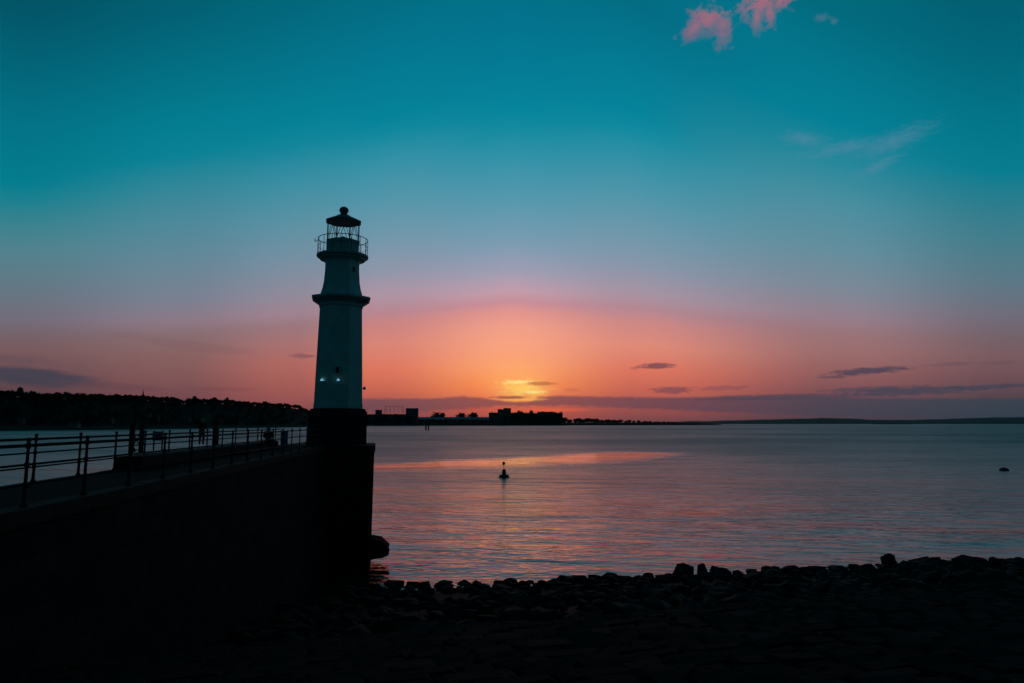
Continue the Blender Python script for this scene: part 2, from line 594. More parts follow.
# ------------------------------------------------------------------ water
def make_water():
    m = bpy.data.materials.new('sea_water')
    m.use_nodes = True
    n = NT(m.node_tree)
    p = m.node_tree.nodes['Principled BSDF']
    tcn = m.node_tree.nodes.new('ShaderNodeTexCoord')
    pos = tcn.outputs['Object']
    x, y, z = n.sep(pos)[:]
    # slick: a long calm lane lying across the bay
    n1 = n.sub(n.noise(n.comb(n.mul(x, .05), n.mul(y, .07), 0.0), 1.0, 6.0, .65), .5)
    mid = n.curve(x, -60, 80, [(-60, 140), (-29, 152), (-19, 157), (0, 170), (25, 194), (43, 211), (80, 240)], 100, 260)
    half = n.curve(x, -60, 80, [(-60, 5), (-29, 11), (-19, 17), (0, 20), (25, 25), (40, 18), (52, 2), (80, 0)], 0, 40)
    dy = n.add(n.sub(y, mid), n.mul(n1, 34.0))
    slick = n.mul(n.rng(n.m('ABSOLUTE', dy), n.add(half, 9.0), n.sub(half, 9.0)), n.rng(x, 58, 46))
    # wind lanes further out
    ly = n.m('LOGARITHM', n.m('MAXIMUM', y, 20.0), 2.718)
    lanes = n.noise(n.comb(n.mul(n.m('DIVIDE', x, n.m('MAXIMUM', y, 20.0)), 2.2), n.mul(ly, 4.5), 2.0), 1.0, 5.0, .65)
    far = n.rng(n.m('DIVIDE', 1.0, n.m('MAXIMUM', y, 20.0)), 1 / 48.0, 1 / 420.0, smooth=False)
    far = n.m('POWER', far, 1.6)
    calm = n.rng(lanes, .35, .65)
    v1 = n.comb(n.mul(n.add(x, n.mul(y, -.2)), .24), n.mul(n.add(y, n.mul(x, .22)), .80), 0.0)
    w1 = n.noise(v1, 1.0, 3.0, .5, .8)
    rdg = n.sub(1.0, n.m('ABSOLUTE', n.mul(n.sub(w1, .5), 4.0)))
    w1 = n.add(n.mul(w1, .75), n.mul(n.m('POWER', n.m('MAXIMUM', rdg, 0.0), 2.0), .16))
    v2 = n.comb(n.mul(n.add(x, n.mul(y, .3)), .05), n.mul(n.add(y, n.mul(x, .12)), .17), 5.0)
    w2 = n.noise(v2, 1.0, 3.0, .5, .4)
    v3 = n.comb(n.mul(x, 1.1), n.mul(y, 2.6), 9.0)
    w3 = n.noise(v3, 1.0, 2.0, .5)
    amp = n.add(n.add(.24, n.mul(far, .9)), n.mul(n.sub(calm, .5), n.add(.16, n.mul(far, .35))))
    amp = n.mul(amp, n.sub(1.0, n.mul(slick, .80)))
    hgt = n.add(n.add(n.mul(w1, .34), n.mul(w2, .85)), n.mul(w3, .05))
    bn = m.node_tree.nodes.new('ShaderNodeBump')
    bn.inputs['Distance'].default_value = 1.0
    n.l.new(n.mul(hgt, amp), bn.inputs['Height'])
    bn.inputs['Strength'].default_value = 1.0
    n.l.new(bn.outputs[0], p.inputs['Normal'])
    p.inputs['Base Color'].default_value = (.004, .011, .013, 1)
    n.l.new(n.add(.085, n.mul(n.mul(far, n.sub(1.0, slick)), n.add(.26, n.mul(calm, .08)))), p.inputs['Roughness'])
    p.inputs['IOR'].default_value = 1.333
    p.inputs['Specular Tint'].default_value = (1.0, .86, .93, 1)
    mb = MB()
    S = 26000
    vs = [mb.bm.verts.new(v) for v in ((-S, -60, 0), (S, -60, 0), (S, S, 0), (-S, S, 0))]
    mb.bm.faces.new(vs)
    o = solo('water', mb, m)
    tag(o, kind='structure')


make_water()
sb = MB()
_v = [sb.bm.verts.new(v) for v in ((-26000, -400, -4), (26000, -400, -4), (26000, 26000, -4), (-26000, 26000, -4))]
sb.bm.faces.new(_v)
tag(solo('seabed', sb, M_FAR), kind='structure')

# ------------------------------------------------------------------ pier
NEAR = lambda Y: -7.39 - .115 * Y
FARE = lambda Y: -10.66 - .115 * Y
PDIR = Vector((-.115, 1, 0)).normalized()
PANG = math.atan2(-PDIR.x, PDIR.y)       # rotation about z of the pier axis
HY0, HY1 = 47.8, 55.5
HEAD_R = at(374.5, 446, HY0).x
pier = thing('stone_pier', (NEAR(20) - 1.4, 20, 0), 'long dark stone pier with a railed walkway leading out to the lighthouse', 'pier')
mb = MB()
Y0, Y1 = -14, HY0 - .4
mb.prism([(NEAR(Y0) + .5, Y0), (NEAR(Y1) + .5, Y1), (FARE(Y1) - .5, Y1), (FARE(Y0) - .5, Y0)], -4, DECK - .30,
         [(NEAR(Y0), Y0), (NEAR(Y1), Y1), (FARE(Y1), Y1), (FARE(Y0), Y0)])
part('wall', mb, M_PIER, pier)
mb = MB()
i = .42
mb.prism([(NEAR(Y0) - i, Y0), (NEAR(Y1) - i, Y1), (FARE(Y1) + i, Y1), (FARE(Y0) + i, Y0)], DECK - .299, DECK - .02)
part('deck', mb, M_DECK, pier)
for side in (1, -1):
    mb = MB()
    yy = Y0
    while yy < Y1 - .2:
        L = 1.45
        ye = min(yy + L, Y1)
        g = .012
        if side > 0:
            f = [(NEAR(yy + g) + .06, yy + g), (NEAR(ye) + .06, ye), (NEAR(ye) - i + .005, ye), (NEAR(yy + g) - i + .005, yy + g)]
        else:
            f = [(FARE(yy + g) + i - .005, yy + g), (FARE(ye) + i - .005, ye), (FARE(ye) - .06, ye), (FARE(yy + g) - .06, yy + g)]
        dz = random.uniform(-.008, .008)
        mb.prism(f, DECK - .297, DECK + dz)
        yy = ye
    part('coping', mb, M_COPE, pier)
# pier head
mb = MB()
hl = FARE(HY0) - .6
bt = .12
HB = HEAD_R * (HY1 - 1.5) / HY0
foot = [(HEAD_R, HY0), (HB, HY1 - 1.5), (HB - 1.5, HY1), (hl, HY1), (hl, HY0)]
mb.prism([(HEAD_R - .14, HY0 + .1), (HB - .14, HY1 - 1.6), (HB - 1.6, HY1 - .1), (hl, HY1 - .1), (hl, HY0 + .1)], -4, DECK - .45, foot)
part('pier_head', mb, M_PIER, pier)
mb = MB()
e = .08
mb.prism([(HEAD_R + e, HY0 - e), (HB + e, HY1 - 1.5), (HB - 1.5, HY1 + e), (hl - e, HY1 + e), (hl - e, HY0 - e)], DECK - .449, DECK + .0)
bmesh.ops.bevel(mb.bm, geom=list(mb.bm.edges), offset=.05, segments=2, affect='EDGES')
part('head_coping', mb, M_COPE, pier)
# footing that steps out into the water at the head
mb = MB()
FR = at(389, 548, HY0 - .9).x
zt = at(382, 539.5, HY0 - .9).z
prof = [(HEAD_R - 1.2, .25), (HEAD_R - .1, .28), (FR - .5, .42), (FR - .06, .66), (FR, zt - .62), (FR - .5, zt - .16), (HEAD_R - .2, zt), (HEAD_R - 1.2, zt + .02)]
a = [mb.bm.verts.new((x, HY0 - .9, z)) for x, z in prof]
b = [mb.bm.verts.new((x * (HY0 + 1.6) / (HY0 - .9), HY0 + 1.6, z)) for x, z in prof]
for k in range(len(prof)):
    k2 = (k + 1) % len(prof)
    mb.bm.faces.new((a[k], a[k2], b[k2], b[k]))
mb.bm.faces.new(list(reversed(a)))
mb.bm.faces.new(b)
bmesh.ops.subdivide_edges(mb.bm, edges=list(mb.bm.edges), cuts=3, use_grid_fill=True)
for v in mb.bm.verts:
    v.co += mnoise.noise_vector(v.co * .9) * .12
part('footing', mb, M_PIER, pier)
# raised step on the seaward side of the walkway
mb = MB()
ya, yb = 23.2, 43.5
w0 = .95
mb.prism([(FARE(ya) + w0, ya), (FARE(yb) + w0, yb), (FARE(yb) + .02, yb), (FARE(ya) + .02, ya)], DECK + .012, DECK + .43)
bmesh.ops.bevel(mb.bm, geom=list(mb.bm.edges), offset=.03, segments=2, affect='EDGES')
part('step', mb, M_COPE, pier)


# ------------------------------------------------------------------ railings
def railing(edge, inset, ys, y_start, y_end, label, z_top=1.13):
    e0 = Vector((edge(ys[0]) + inset, ys[0], DECK))
    t = thing('railing', e0, label, 'railing', 'iron railings of the pier')
    P = lambda Y, z: Vector((edge(Y) + inset, Y, DECK + z))
    for Y in ys:
        m_ = MB()
        b = P(Y, 0)
        m_.lathe((b.x, b.y), [(0.068, b.z + .002), (0.068, b.z + .05), (0.040, b.z + .09), (0.034, b.z + .35), (0.048, b.z + .38), (0.048, b.z + .43), (0.032, b.z + .46),
                              (0.029, b.z + .72), (0.044, b.z + .75), (0.044, b.z + .80), (0.029, b.z + .83), (0.026, b.z + 1.07), (0.044, b.z + 1.09), (0.044, b.z + 1.17),
                              (0.024, b.z + 1.19), (0.044, b.z + 1.225), (0.036, b.z + 1.265), (0, b.z + 1.28)], 12)
        part('post', m_, M_IRON, t, True)
    for z, r in ((z_top, .032), (.775, .022), (.405, .022)):
        m_ = MB()
        m_.tube(P(y_start, z), P(y_end, z), r, r, 10)
        part('rail', m_, M_IRON, t, True)
    return t


ny = [12.97 + 2.2 * k for k in range(-3, 16)]
railing(NEAR, -.2, [y for y in ny if y < 47.3], ny[0], 47.4, 'near iron railing of three rails along the landward edge of the pier walkway')
fy = [18.2 + 2.3 * k for k in range(-5, 13)]
railing(FARE, .2, [y for y in fy if y < 47.5], fy[0], 47.6, 'far iron railing standing at the water side edge of the pier walkway')

# gate at the step, standing open along the far railing
gp = Vector((FARE(25.6) + .55, 25.6, DECK))
gate = thing('gate', gp, 'dark iron lattice gate with two stout posts at the start of the raised step', 'gate')
gz0 = DECK + .43
pa = Vector((at(131.5, 440, 25.6).x, 25.6, gz0))
pb = Vector((at(141.5, 440, 26.0).x, 26.0, gz0))
for q in (pa, pb):
    m_ = MB()
    m_.box((q.x, q.y, q.z + .50), (.13, .13, 1.0), bevel=.012)
    m_.ball((q.x, q.y, q.z + 1.05), .075, 2)
    part('gate_post', m_, M_IRON, gate)
m_ = MB()
for z in (.12, .88):
    m_.tube(pa + Vector((0, 0, z)), pb + Vector((0, 0, z)), .022, n=8)
m_.tube(pa + Vector((0, 0, .12)), pb + Vector((0, 0, .88)), .018, n=8)
m_.tube(pa + Vector((0, 0, .88)), pb + Vector((0, 0, .12)), .018, n=8)
part('lattice', m_, M_IRON, gate)

# slim post by the gate
q = at(132.4, 455, 26.8)
m_ = MB()
sp = thing('tall_post', (q.x, 26.8, gz0), 'tall slim dark post rising above the railings beside the gate', 'post')
ztop = at(132.4, 398, 26.8).z
m_.tube((q.x, 26.8, gz0), (q.x, 26.8, ztop), .05, .035, 10)
m_.lathe((q.x, 26.8), [(.11, gz0 + .001), (.11, gz0 + .1), (.052, gz0 + .16)], 12)
part('shaft', m_, M_IRON, sp, True)
m_ = MB()
m_.ball((q.x, 26.8, ztop + .04), .06, 2)
part('finial', m_, M_IRON, sp, True)


# boards on the walkway
def board(px, Y, wpx, y_top, y_bot, label):
    c0 = at(px, y_top, Y)
    w = at(px + wpx / 2, y_top, Y).x - at(px - wpx / 2, y_top, Y).x
    zb = at(px, y_bot, Y).z
    base = DECK + .43 if Y > 23.2 and c0.x < FARE(Y) + .95 else DECK - .02
    t = thing('board', (c0.x, Y, base), label, 'board', 'blue boards on the pier')
    m1 = MB()
    m1.box((c0.x, Y, (c0.z + zb) / 2), (w, .05, c0.z - zb), bevel=.008)
    part('panel', m1, M_BLUE, t)
    for s in (-1, 1):
        m1 = MB()
        m1.tube((c0.x + s * w * .42, Y + .06, base), (c0.x + s * w * .42, Y + .06, c0.z + .04), .03, n=10)
        part('leg', m1, M_IRON, t, True)


board(158, 28.5, 10, 431.5, 440.5, 'dull blue board on two legs just past the lattice gate')
board(284.5, 44.5, 7, 430.5, 444.5, 'dull blue upright board on the walkway near the lighthouse')

# stout post
q = at(215, 449, 35.0)
m_ = MB()
t = thing('stout_post', (q.x, 35.0, DECK + .43), 'stout dark square post behind the railing beside the person in red', 'post')
zt_ = at(215, 429, 35.0).z
base = DECK + .43 if q.x < FARE(35) + .95 else DECK - .02
t.location.z = base
m_.box((q.x, 35.0, (base + zt_) / 2), (.24, .24, zt_ - base), bevel=.02)
part('shaft', m_, M_IRON, t)
m_ = MB()
m_.lathe((q.x, 35.0), [(.19, zt_ + .001), (.19, zt_ + .05), (.04, zt_ + .12)], 4, R(45))
part('cap', m_, M_IRON, t)

# ------------------------------------------------------------------ people
def rem(o, v=.018):
    md = o.modifiers.new('one_skin', 'REMESH')
    md.mode = 'VOXEL'
    md.voxel_size = v
    sm = o.modifiers.new('soften', 'SMOOTH')
    sm.factor = .5
    sm.iterations = 3
    md.use_smooth_shade = True


def hand(m_, wrist, d, side):
    d = Vector(d).normalized()
    s = Vector(side).normalized()
    palm = wrist + d * .05
    m_.ball(palm, .042, 2, (.8, .8, 1.1))
    for k, ln in enumerate((.065, .075, .07, .055)):
        b0 = wrist + d * .085 + s * (k - 1.5) * .019
        m_.tube(b0, b0 + d * ln * .6, .0095, .009, 8)
        m_.tube(b0 + d * ln * .6, b0 + d * ln + Vector((0, .02, -.012)), .009, .007, 8)
    m_.tube(wrist + d * .03 - s * .03, wrist + d * .085 - s * .058, .011, .009, 8)


def limb(m_, pts, rs):
    for (p0, p1), (r0, r1) in zip(zip(pts, pts[1:]), zip(rs, rs[1:])):
        m_.tube(p0, p1, r0, r1, 12)
        m_.ball(p1, r1, 2)
    m_.ball(pts[0], rs[0], 2)


def head(m_, c, f):
    """c = head centre, f = facing unit vector in xy"""
    f = Vector((f[0], f[1], 0)).normalized()
    s = Vector((f.y, -f.x, 0))
    m_.ball(c, .105, 3, (.78, .92, 1.12))
    m_.ball(c + f * .03 + Vector((0, 0, -.06)), .062, 2)
    m_.tube(c + f * .088 + Vector((0, 0, .02)), c + f * .118 + Vector((0, 0, -.03)), .010, .017, 8)
    m_.ball(c + f * .092 + Vector((0, 0, -.062)), .018, 2, (1.2, 1, .5))
    for k in (-1, 1):
        m_.ball(c + s * .085 * k + Vector((0, 0, -.01)), .026, 2, (.5, .9, 1.3))
        m_.ball(c + f * .085 + s * .034 * k + Vector((0, 0, .012)), .014, 2)


def person_standing(loc, f, label, hgt):
    t = thing('person', loc, label, 'person')
    f = Vector((f[0], f[1], 0)).normalized()
    s = Vector((f.y, -f.x, 0))
    k = hgt / 1.75
    L = Vector(loc)

    def P(a, b, z):
        return L + (s * a + f * b + Vector((0, 0, z))) * k
    hips = [P(-.1, 0, .9), P(.1, 0, .9)]
    knees = [P(-.12, .03, .49), P(.12, .06, .49)]
    ank = [P(-.13, -.03, .09), P(.13, .02, .09)]
    m_ = MB()
    for a, b_, c_ in zip(hips, knees, ank):
        limb(m_, [a, b_, c_], [.085 * k, .056 * k, .042 * k])
        m_.ball(c_ + f * .07 * k + Vector((0, 0, -.05 * k)), .07 * k, 2, (.75, 1.0, .55))
    limb(m_, [P(0, 0, .92), P(0, -.01, 1.2), P(0, -.01, 1.4)], [.15 * k, .14 * k, .12 * k])
    limb(m_, [P(0, 0, 1.42), P(0, .01, 1.54)], [.06 * k, .052 * k])
    head(m_, P(0, .03, 1.635), f)
    for sg in (-1, 1):
        sh, elb, wr = P(.2 * sg, 0, 1.42), P(.27 * sg, .03, 1.16), P(.2 * sg, .24, 1.06)
        limb(m_, [sh, elb, wr], [.06 * k, .045 * k, .03 * k])
        hand(m_, wr, (f * .9 + Vector((0, 0, -.3))), s * sg)
    b_ = part('body', m_, M_SKIN, t, True)
    rem(b_, .012)
    m_ = MB()
    limb(m_, [P(0, 0, .86), P(0, 0, 1.1), P(0, -.01, 1.36)], [.185 * k, .175 * k, .17 * k])
    m_.ball(P(0, -.01, 1.38), .17 * k, 2, (1.25, .8, .7) if abs(f.y) > .5 else (.8, 1.25, .7))
    limb(m_, [P(0, -.03, 1.44), P(0, -.04, 1.52)], [.10 * k, .085 * k])
    for sg in (-1, 1):
        limb(m_, [P(.2 * sg, 0, 1.41), P(.27 * sg, .03, 1.16), P(.205 * sg, .22, 1.07)], [.085 * k, .068 * k, .05 * k])
    rem(part('jacket', m_, M_REDCOAT, t, True), .02)
    m_ = MB()
    for a, b_, c_ in zip(hips, knees, ank):
        limb(m_, [a, b_, c_ + Vector((0, 0, .02))], [.115 * k, .078 * k, .062 * k])
    m_.ball(P(0, 0, .9), .15 * k, 2, (1.1, .9, .8))
    rem(part('trousers', m_, M_TROUSER, t, True), .02)
    m_ = MB()
    for c_ in ank:
        m_.ball(c_ + f * .06 * k + Vector((0, 0, -.045 * k)), .085 * k, 2, (.72, 1.25, .5))
    part('shoes', m_, M_HAIR, t, True)
    m_ = MB()
    m_.ball(P(0, .012, 1.665), .112 * k, 3, (.82, .88, 1.02))
    bmesh.ops.bisect_plane(m_.bm, geom=list(m_.bm.verts) + list(m_.bm.edges) + list(m_.bm.faces), plane_co=P(0, .055, 1.66), plane_no=(f * .85 - Vector((0, 0, .35))), clear_outer=True)
    part('hair', m_, M_HAIR, t, True)
    return t


def person_seated(loc, f, label, seat):
    t = thing('person', loc, label, 'person')
    f = Vector((f[0], f[1], 0)).normalized()
    s = Vector((f.y, -f.x, 0))
    L = Vector(loc)

    def P(a, b, z):
        return L + s * a + f * b + Vector((0, 0, z))
    hips = [P(-.1, 0, .11), P(.1, 0, .11)]
    knees = [P(-.13, .42, .14), P(.13, .40, .13)]
    ank = [P(-.13, .47, .10 - seat), P(.13, .49, .10 - seat)]
    m_ = MB()
    for a, b_, c_ in zip(hips, knees, ank):
        limb(m_, [a, b_, c_], [.085, .056, .042])
        m_.ball(c_ + f * .07 + Vector((0, 0, -.05)), .07, 2, (.75, 1.0, .55))
    limb(m_, [P(0, 0, .13), P(0, .03, .36), P(0, .10, .56)], [.15, .14, .12])
    limb(m_, [P(0, .11, .58), P(0, .15, .68)], [.06, .052])
    head(m_, P(0, .18, .775), f)
    for sg in (-1, 1):
        limb(m_, [P(.2 * sg, .09, .57), P(.25 * sg, .16, .31), P(.12 * sg, .38, .25)], [.06, .045, .03])
        hand(m_, P(.12 * sg, .38, .25), f * .9 + Vector((0, 0, -.2)), s * sg)
    rem(part('body', m_, M_SKIN, t, True), .012)
    m_ = MB()
    limb(m_, [P(0, -.02, .16), P(0, .01, .36), P(0, .09, .54)], [.20, .18, .165])
    limb(m_, [P(0, .09, .6), P(0, .12, .68)], [.10, .085])
    for sg in (-1, 1):
        limb(m_, [P(.19 * sg, .09, .57), P(.25 * sg, .16, .32), P(.13 * sg, .36, .255)], [.085, .068, .05])
    rem(part('coat', m_, M_DARKCOAT, t, True), .02)
    m_ = MB()
    for a, b_, c_ in zip(hips, knees, ank):
        limb(m_, [a, b_, c_ + Vector((0, 0, .02))], [.11, .078, .062])
    rem(part('trousers', m_, M_TROUSER, t, True), .02)
    m_ = MB()
    for c_ in ank:
        m_.ball(c_ + f * .06 + Vector((0, 0, -.045)), .085, 2, (.9, 1.1, .5))
    part('shoes', m_, M_HAIR, t, True)
    m_ = MB()
    m_.ball(P(0, .165, .80), .114, 3, (.84, .9, 1.03))
    bmesh.ops.bisect_plane(m_.bm, geom=list(m_.bm.verts) + list(m_.bm.edges) + list(m_.bm.faces), plane_co=P(0, .21, .80), plane_no=(f * .85 - Vector((0, 0, .35))), clear_outer=True)
    part('hair', m_, M_HAIR, t, True)
    return t


q = at(201, 446, 36.0)
on_step = q.x < FARE(36.0) + .95
bz = DECK + .43 if on_step else DECK - .02
person_standing((q.x, 36.0, bz), (.75, -.65), 'person in a dark red jacket standing at the railing on the pier', at(201, 418.5, 36).z - bz)
q = at(268, 447, 41.5)
bxc = q.x
m_ = MB()
bz = DECK - .02
bol = thing('bollard', (bxc, 41.5, bz), 'low dark mooring bollard on the pier with a person sitting on it', 'bollard')
m_.lathe((bxc, 41.5), [(.28, bz + .001), (.28, bz + .05), (.17, bz + .1), (.15, bz + .34), (.23, bz + .38), (.23, bz + .43), (.12, bz + .45)], 20)
part('shaft', m_, M_IRON, bol, True)
person_seated((bxc, 41.5, bz + .45 - .0), (.35, -.9), 'person in a dark coat sitting hunched on the low bollard near the lighthouse', .45)

# ------------------------------------------------------------------ lighthouse
LY = 51.0
X0 = at(338.1, 408, LY).x


def zy(py): return at(340, py, LY - interp([207, 215, 222, 238], [0, .1, .3, 1.2], py)).z


def rw(wpx, py): return at(512 + wpx / 2, py, LY).x


OCT = .955 / math.cos(R(22.5))
OFF = R(22.5) + math.atan2(-X0, LY)
lh = thing('lighthouse', (X0, LY, DECK), 'tall white tapering lighthouse with lantern and gallery at the end of the stone pier', 'lighthouse')
C = (X0, LY)
pw = rw(59, 425)
m_ = MB()
m_.lathe(C, [(pw * OCT, DECK + .001), (pw * OCT, zy(412)), ((pw - .12) * OCT, zy(410.5)), ((pw - .12) * OCT, zy(409)), (rw(50, 409) * OCT * .98, zy(408.3))], 8, OFF)
part('plinth', m_, M_PLINTH, lh)
m_ = MB()
prof = [(rw(49.4, 408), zy(408.29)), (rw(49.4, 404), zy(404)), (rw(48.4, 402.5), zy(402.5)), (rw(46.6, 370), zy(370)), (rw(44.6, 340), zy(340)), (rw(42.3, 306), zy(306)), (rw(44.5, 304.5), zy(304.5)), (rw(45.5, 302), zy(302))]
m_.lathe(C, [(r * OCT, z) for r, z in prof], 8, OFF)
tower = part('tower', m_, M_WHITE, lh)
m_ = MB()
prof = [(rw(45.5, 302), zy(301.99)), (rw(50, 300), zy(300.4)), (rw(54, 299), zy(299)), (rw(58.5, 297), zy(297.4)), (rw(59, 295.5), zy(295.6)), (rw(56, 294.5), zy(294.8)), (rw(44, 294), zy(293.6))]
m_.lathe(C, [(r * OCT, z) for r, z in prof], 8, OFF)
part('cornice', m_, M_GREY, lh)
m_ = MB()
prof = [(rw(42, 292), zy(293.59)), (rw(41, 291), zy(291)), (rw(38.5, 287), zy(287)), (rw(36, 280), zy(280)), (rw(34.3, 268), zy(268)), (rw(34.3, 261), zy(259.5)), (rw(37, 259.5), zy(257.2))]
m_.lathe(C, [(r * OCT, z) for r, z in prof], 8, OFF)
part('upper_tower', m_, M_WHITE, lh)
m_ = MB()
prof = [(rw(37, 259.6), zy(257.19)), (rw(44, 258), zy(256.6)), (rw(45, 256), zy(255.2)), (rw(49.5, 254), zy(254.2)), (rw(50.5, 254), zy(253.6)), (rw(50.5, 252.5), zy(252.0)), (rw(46, 252), zy(251.6)), (.4, zy(251.6))]
m_.lathe(C, prof, 32)
gal = part('gallery', m_, M_GREY, lh)
# gallery railing
gr = rw(48.5, 245)
zf, zt2 = zy(251.6), zy(236.0)
for k in range(16):
    a_ = 2 * math.pi * (k + .5) / 16
    mb = MB()
    mb.tube((X0 + gr * math.cos(a_), LY + gr * math.sin(a_), zf), (X0 + gr * math.cos(a_), LY + gr * math.sin(a_), zt2 + .03), .024, .02, 8)
    part('baluster', mb, M_IRON, lh)


def ring(m_, r, z, rad, n=40):
    for k in range(n):
        a0, a1 = 2 * math.pi * k / n, 2 * math.pi * (k + 1) / n
        m_.tube((X0 + r * math.cos(a0), LY + r * math.sin(a0), z), (X0 + r * math.cos(a1), LY + r * math.sin(a1), z), rad, rad, 6)


for fz, rd in ((1.0, .028), (.52, .016)):
    mb = MB()
    ring(mb, gr, zf + (zt2 - zf) * fz, rd)
    part('handrail', mb, M_IRON, lh)
# lantern
lr = rw(32.5, 245)
m_ = MB()
m_.lathe(C, [(lr * OCT, zy(251.59)), (lr * OCT, zy(238.6)), (lr * OCT + .04, zy(238.3)), (lr * OCT + .04, zy(237.6)), (lr * OCT - .1, zy(237.5))], 8, OFF)
part('lantern_base', m_, M_GREY, lh)
gl = rw(31.5, 230)
zg0, zg1 = zy(237.5), zy(221.6)
m_ = MB()
pts = []
for k in range(8):
    a_ = OFF + R(45) * k
    pts.append(Vector((X0 + gl * OCT * math.cos(a_), LY + gl * OCT * math.sin(a_), 0)))
for k in range(8):
    p0, p1 = pts[k], pts[(k + 1) % 8]
    m_.tube(p0 + Vector((0, 0, zg0)), p0 + Vector((0, 0, zg1)), .04, .04, 6)
    mid_ = (p0 + p1) / 2
    m_.tube(p0 + Vector((0, 0, zg0)), mid_ + Vector((0, 0, zg1)), .022, .022, 6)
    m_.tube(p1 + Vector((0, 0, zg0)), mid_ + Vector((0, 0, zg1)), .022, .022, 6)
glz = part('glazing_bars', m_, M_TRIM, lh)
m_ = MB()
pin = gl * .985
m_.lathe(C, [(pin * OCT, zg0 + .005), (pin * OCT, zg1 - .005)], 8, OFF)
caps = [f for f in m_.bm.faces if len(f.verts) == 8]
bmesh.ops.delete(m_.bm, geom=caps, context='FACES_ONLY')
part('glass', m_, M_GLASS, lh)
m_ = MB()
m_.lathe(C, [(.2, zy(238)), (.2, zg0 + .02), (.26, zg0 + .04), (.28, zg0 + .12), (.26, zg0 + .26), (.18, zg0 + .36), (.06, zg0 + .40)], 20)
part('optic', m_, M_LENS, lh, True)
m_ = MB()
m_.lathe(C, [(rw(32, 224) * OCT, zy(221.8)), (rw(35.5, 223) * OCT, zy(221.4)), (rw(34.5, 222) * OCT, zy(220.6)), (rw(24, 219) * OCT, zy(218.2)), (rw(15.5, 216) * OCT, zy(216.4)), (rw(9, 214) * OCT, zy(214.6))], 8, OFF)
roof = part('roof', m_, M_TRIM, lh)
m_ = MB()
m_.lathe(C, [(rw(7.5, 214), zy(214.59)), (rw(6.5, 213), zy(212.8)), (rw(9, 211.5), zy(211.5)), (rw(9.3, 209.5), zy(209.8)), (rw(7.8, 208), zy(208.3)), (rw(4.5, 207), zy(207.2)), (.02, zy(206.7))], 20)
part('ventilator', m_, M_TRIM, lh, True)
# windows
def lh_window(px, py, wp, hp):
    f = at(px, py, LY)
    depth = LY - (rw(48, py) if py > 300 else rw(34.5, py)) - .015
    c_ = at(px, py, depth)
    m1 = MB()
    w_, h_ = wp / 13.6, hp / 13.6
    m1.box((c_.x, depth + .03, c_.z + h_ / 2 + .04), (w_ + .16, .1, .08))
    m1.box((c_.x, depth + .03, c_.z - h_ / 2 - .04), (w_ + .22, .14, .08))
    for s_ in (-1, 1):
        m1.box((c_.x + s_ * (w_ / 2 + .04), depth + .03, c_.z), (.08, .1, h_ - .002))
    wf = part('window', m1, M_GREY, lh)
    m1 = MB()
    m1.box((c_.x, depth + .035, c_.z), (w_ - .004, .03, h_ - .004))
    part('pane', m1, M_WIN, wf)


lh_window(337.5, 370, 3.4, 6)
lh_window(354, 269, 2, 3.4)
# lit floodlights on the front of the tower
for px in (321.8, 338.2):
    dpt = LY - rw(48.2, 380) - (.20 if px > 330 else -.18)
    c_ = at(px, 380, dpt)
    m1 = MB()
    m1.box((c_.x, dpt + .02, c_.z - .10), (.22, .16, .08), bevel=.01)
    m1.box((c_.x, dpt + .14, c_.z - .12), (.05, .2, .05))
    fl = part('floodlight', m1, M_TRIM, lh)
    m1 = MB()
    m1.lathe((c_.x, dpt - .0), [(.11, c_.z - .055), (.09, c_.z + .03), (.03, c_.z + .11)], 10)
    part('lamp_glass', m1, M_LAMP, fl)
# bracket lamp out to the right, gallery bracket, cornice lamp
m1 = MB()
c_ = at(364.3, 388.3, LY)
m1.tube((X0 + rw(48, 388) - .02, LY, c_.z - .02), (c_.x, LY, c_.z - .02), .02, n=8)
m1.ball((c_.x, LY, c_.z), .12, 2, (1, 1, 1.05))
part('bracket_lamp', m1, M_TRIM, lh, True)
m1 = MB()
c_ = at(367, 301.5, LY - .6)
m1.box((c_.x - .02, LY - .6, c_.z), (.26, .3, .26), ry=R(20), bevel=.03)
m1.box((c_.x - .05, LY - .6, c_.z + .2), (.08, .08, .3))
part('cornice_lamp', m1, M_TRIM, lh)
m1 = MB()
c_ = at(315, 241, LY)
m1.tube((X0 - gr, LY, c_.z), (c_.x, LY, c_.z), .025, n=8)
m1.tube((c_.x, LY, c_.z - .04), (c_.x, LY, c_.z + .2), .03, n=8)
part('bracket', m1, M_IRON, lh)

# ------------------------------------------------------------------ embankment (structure) and rocks
CREST = lambda X: 20 + .3 * X
SHORE = lambda X: 43.2 + .18 * X
CZ = 3.72


def emb_z(X, Y):
    yc, ys = max(CREST(X), 4), max(SHORE(X), 10)
    if Y <= yc:
        t = Y / yc
        z = DECK + (CZ - DECK) * t if Y > -4 else DECK + .8
        return min(z, DECK + .4)
    t = (Y - yc) / (ys - yc)
    return CZ - .55 - (CZ - .25) * t ** .85 if t < 1 else -.30 - (t - 1) * 6


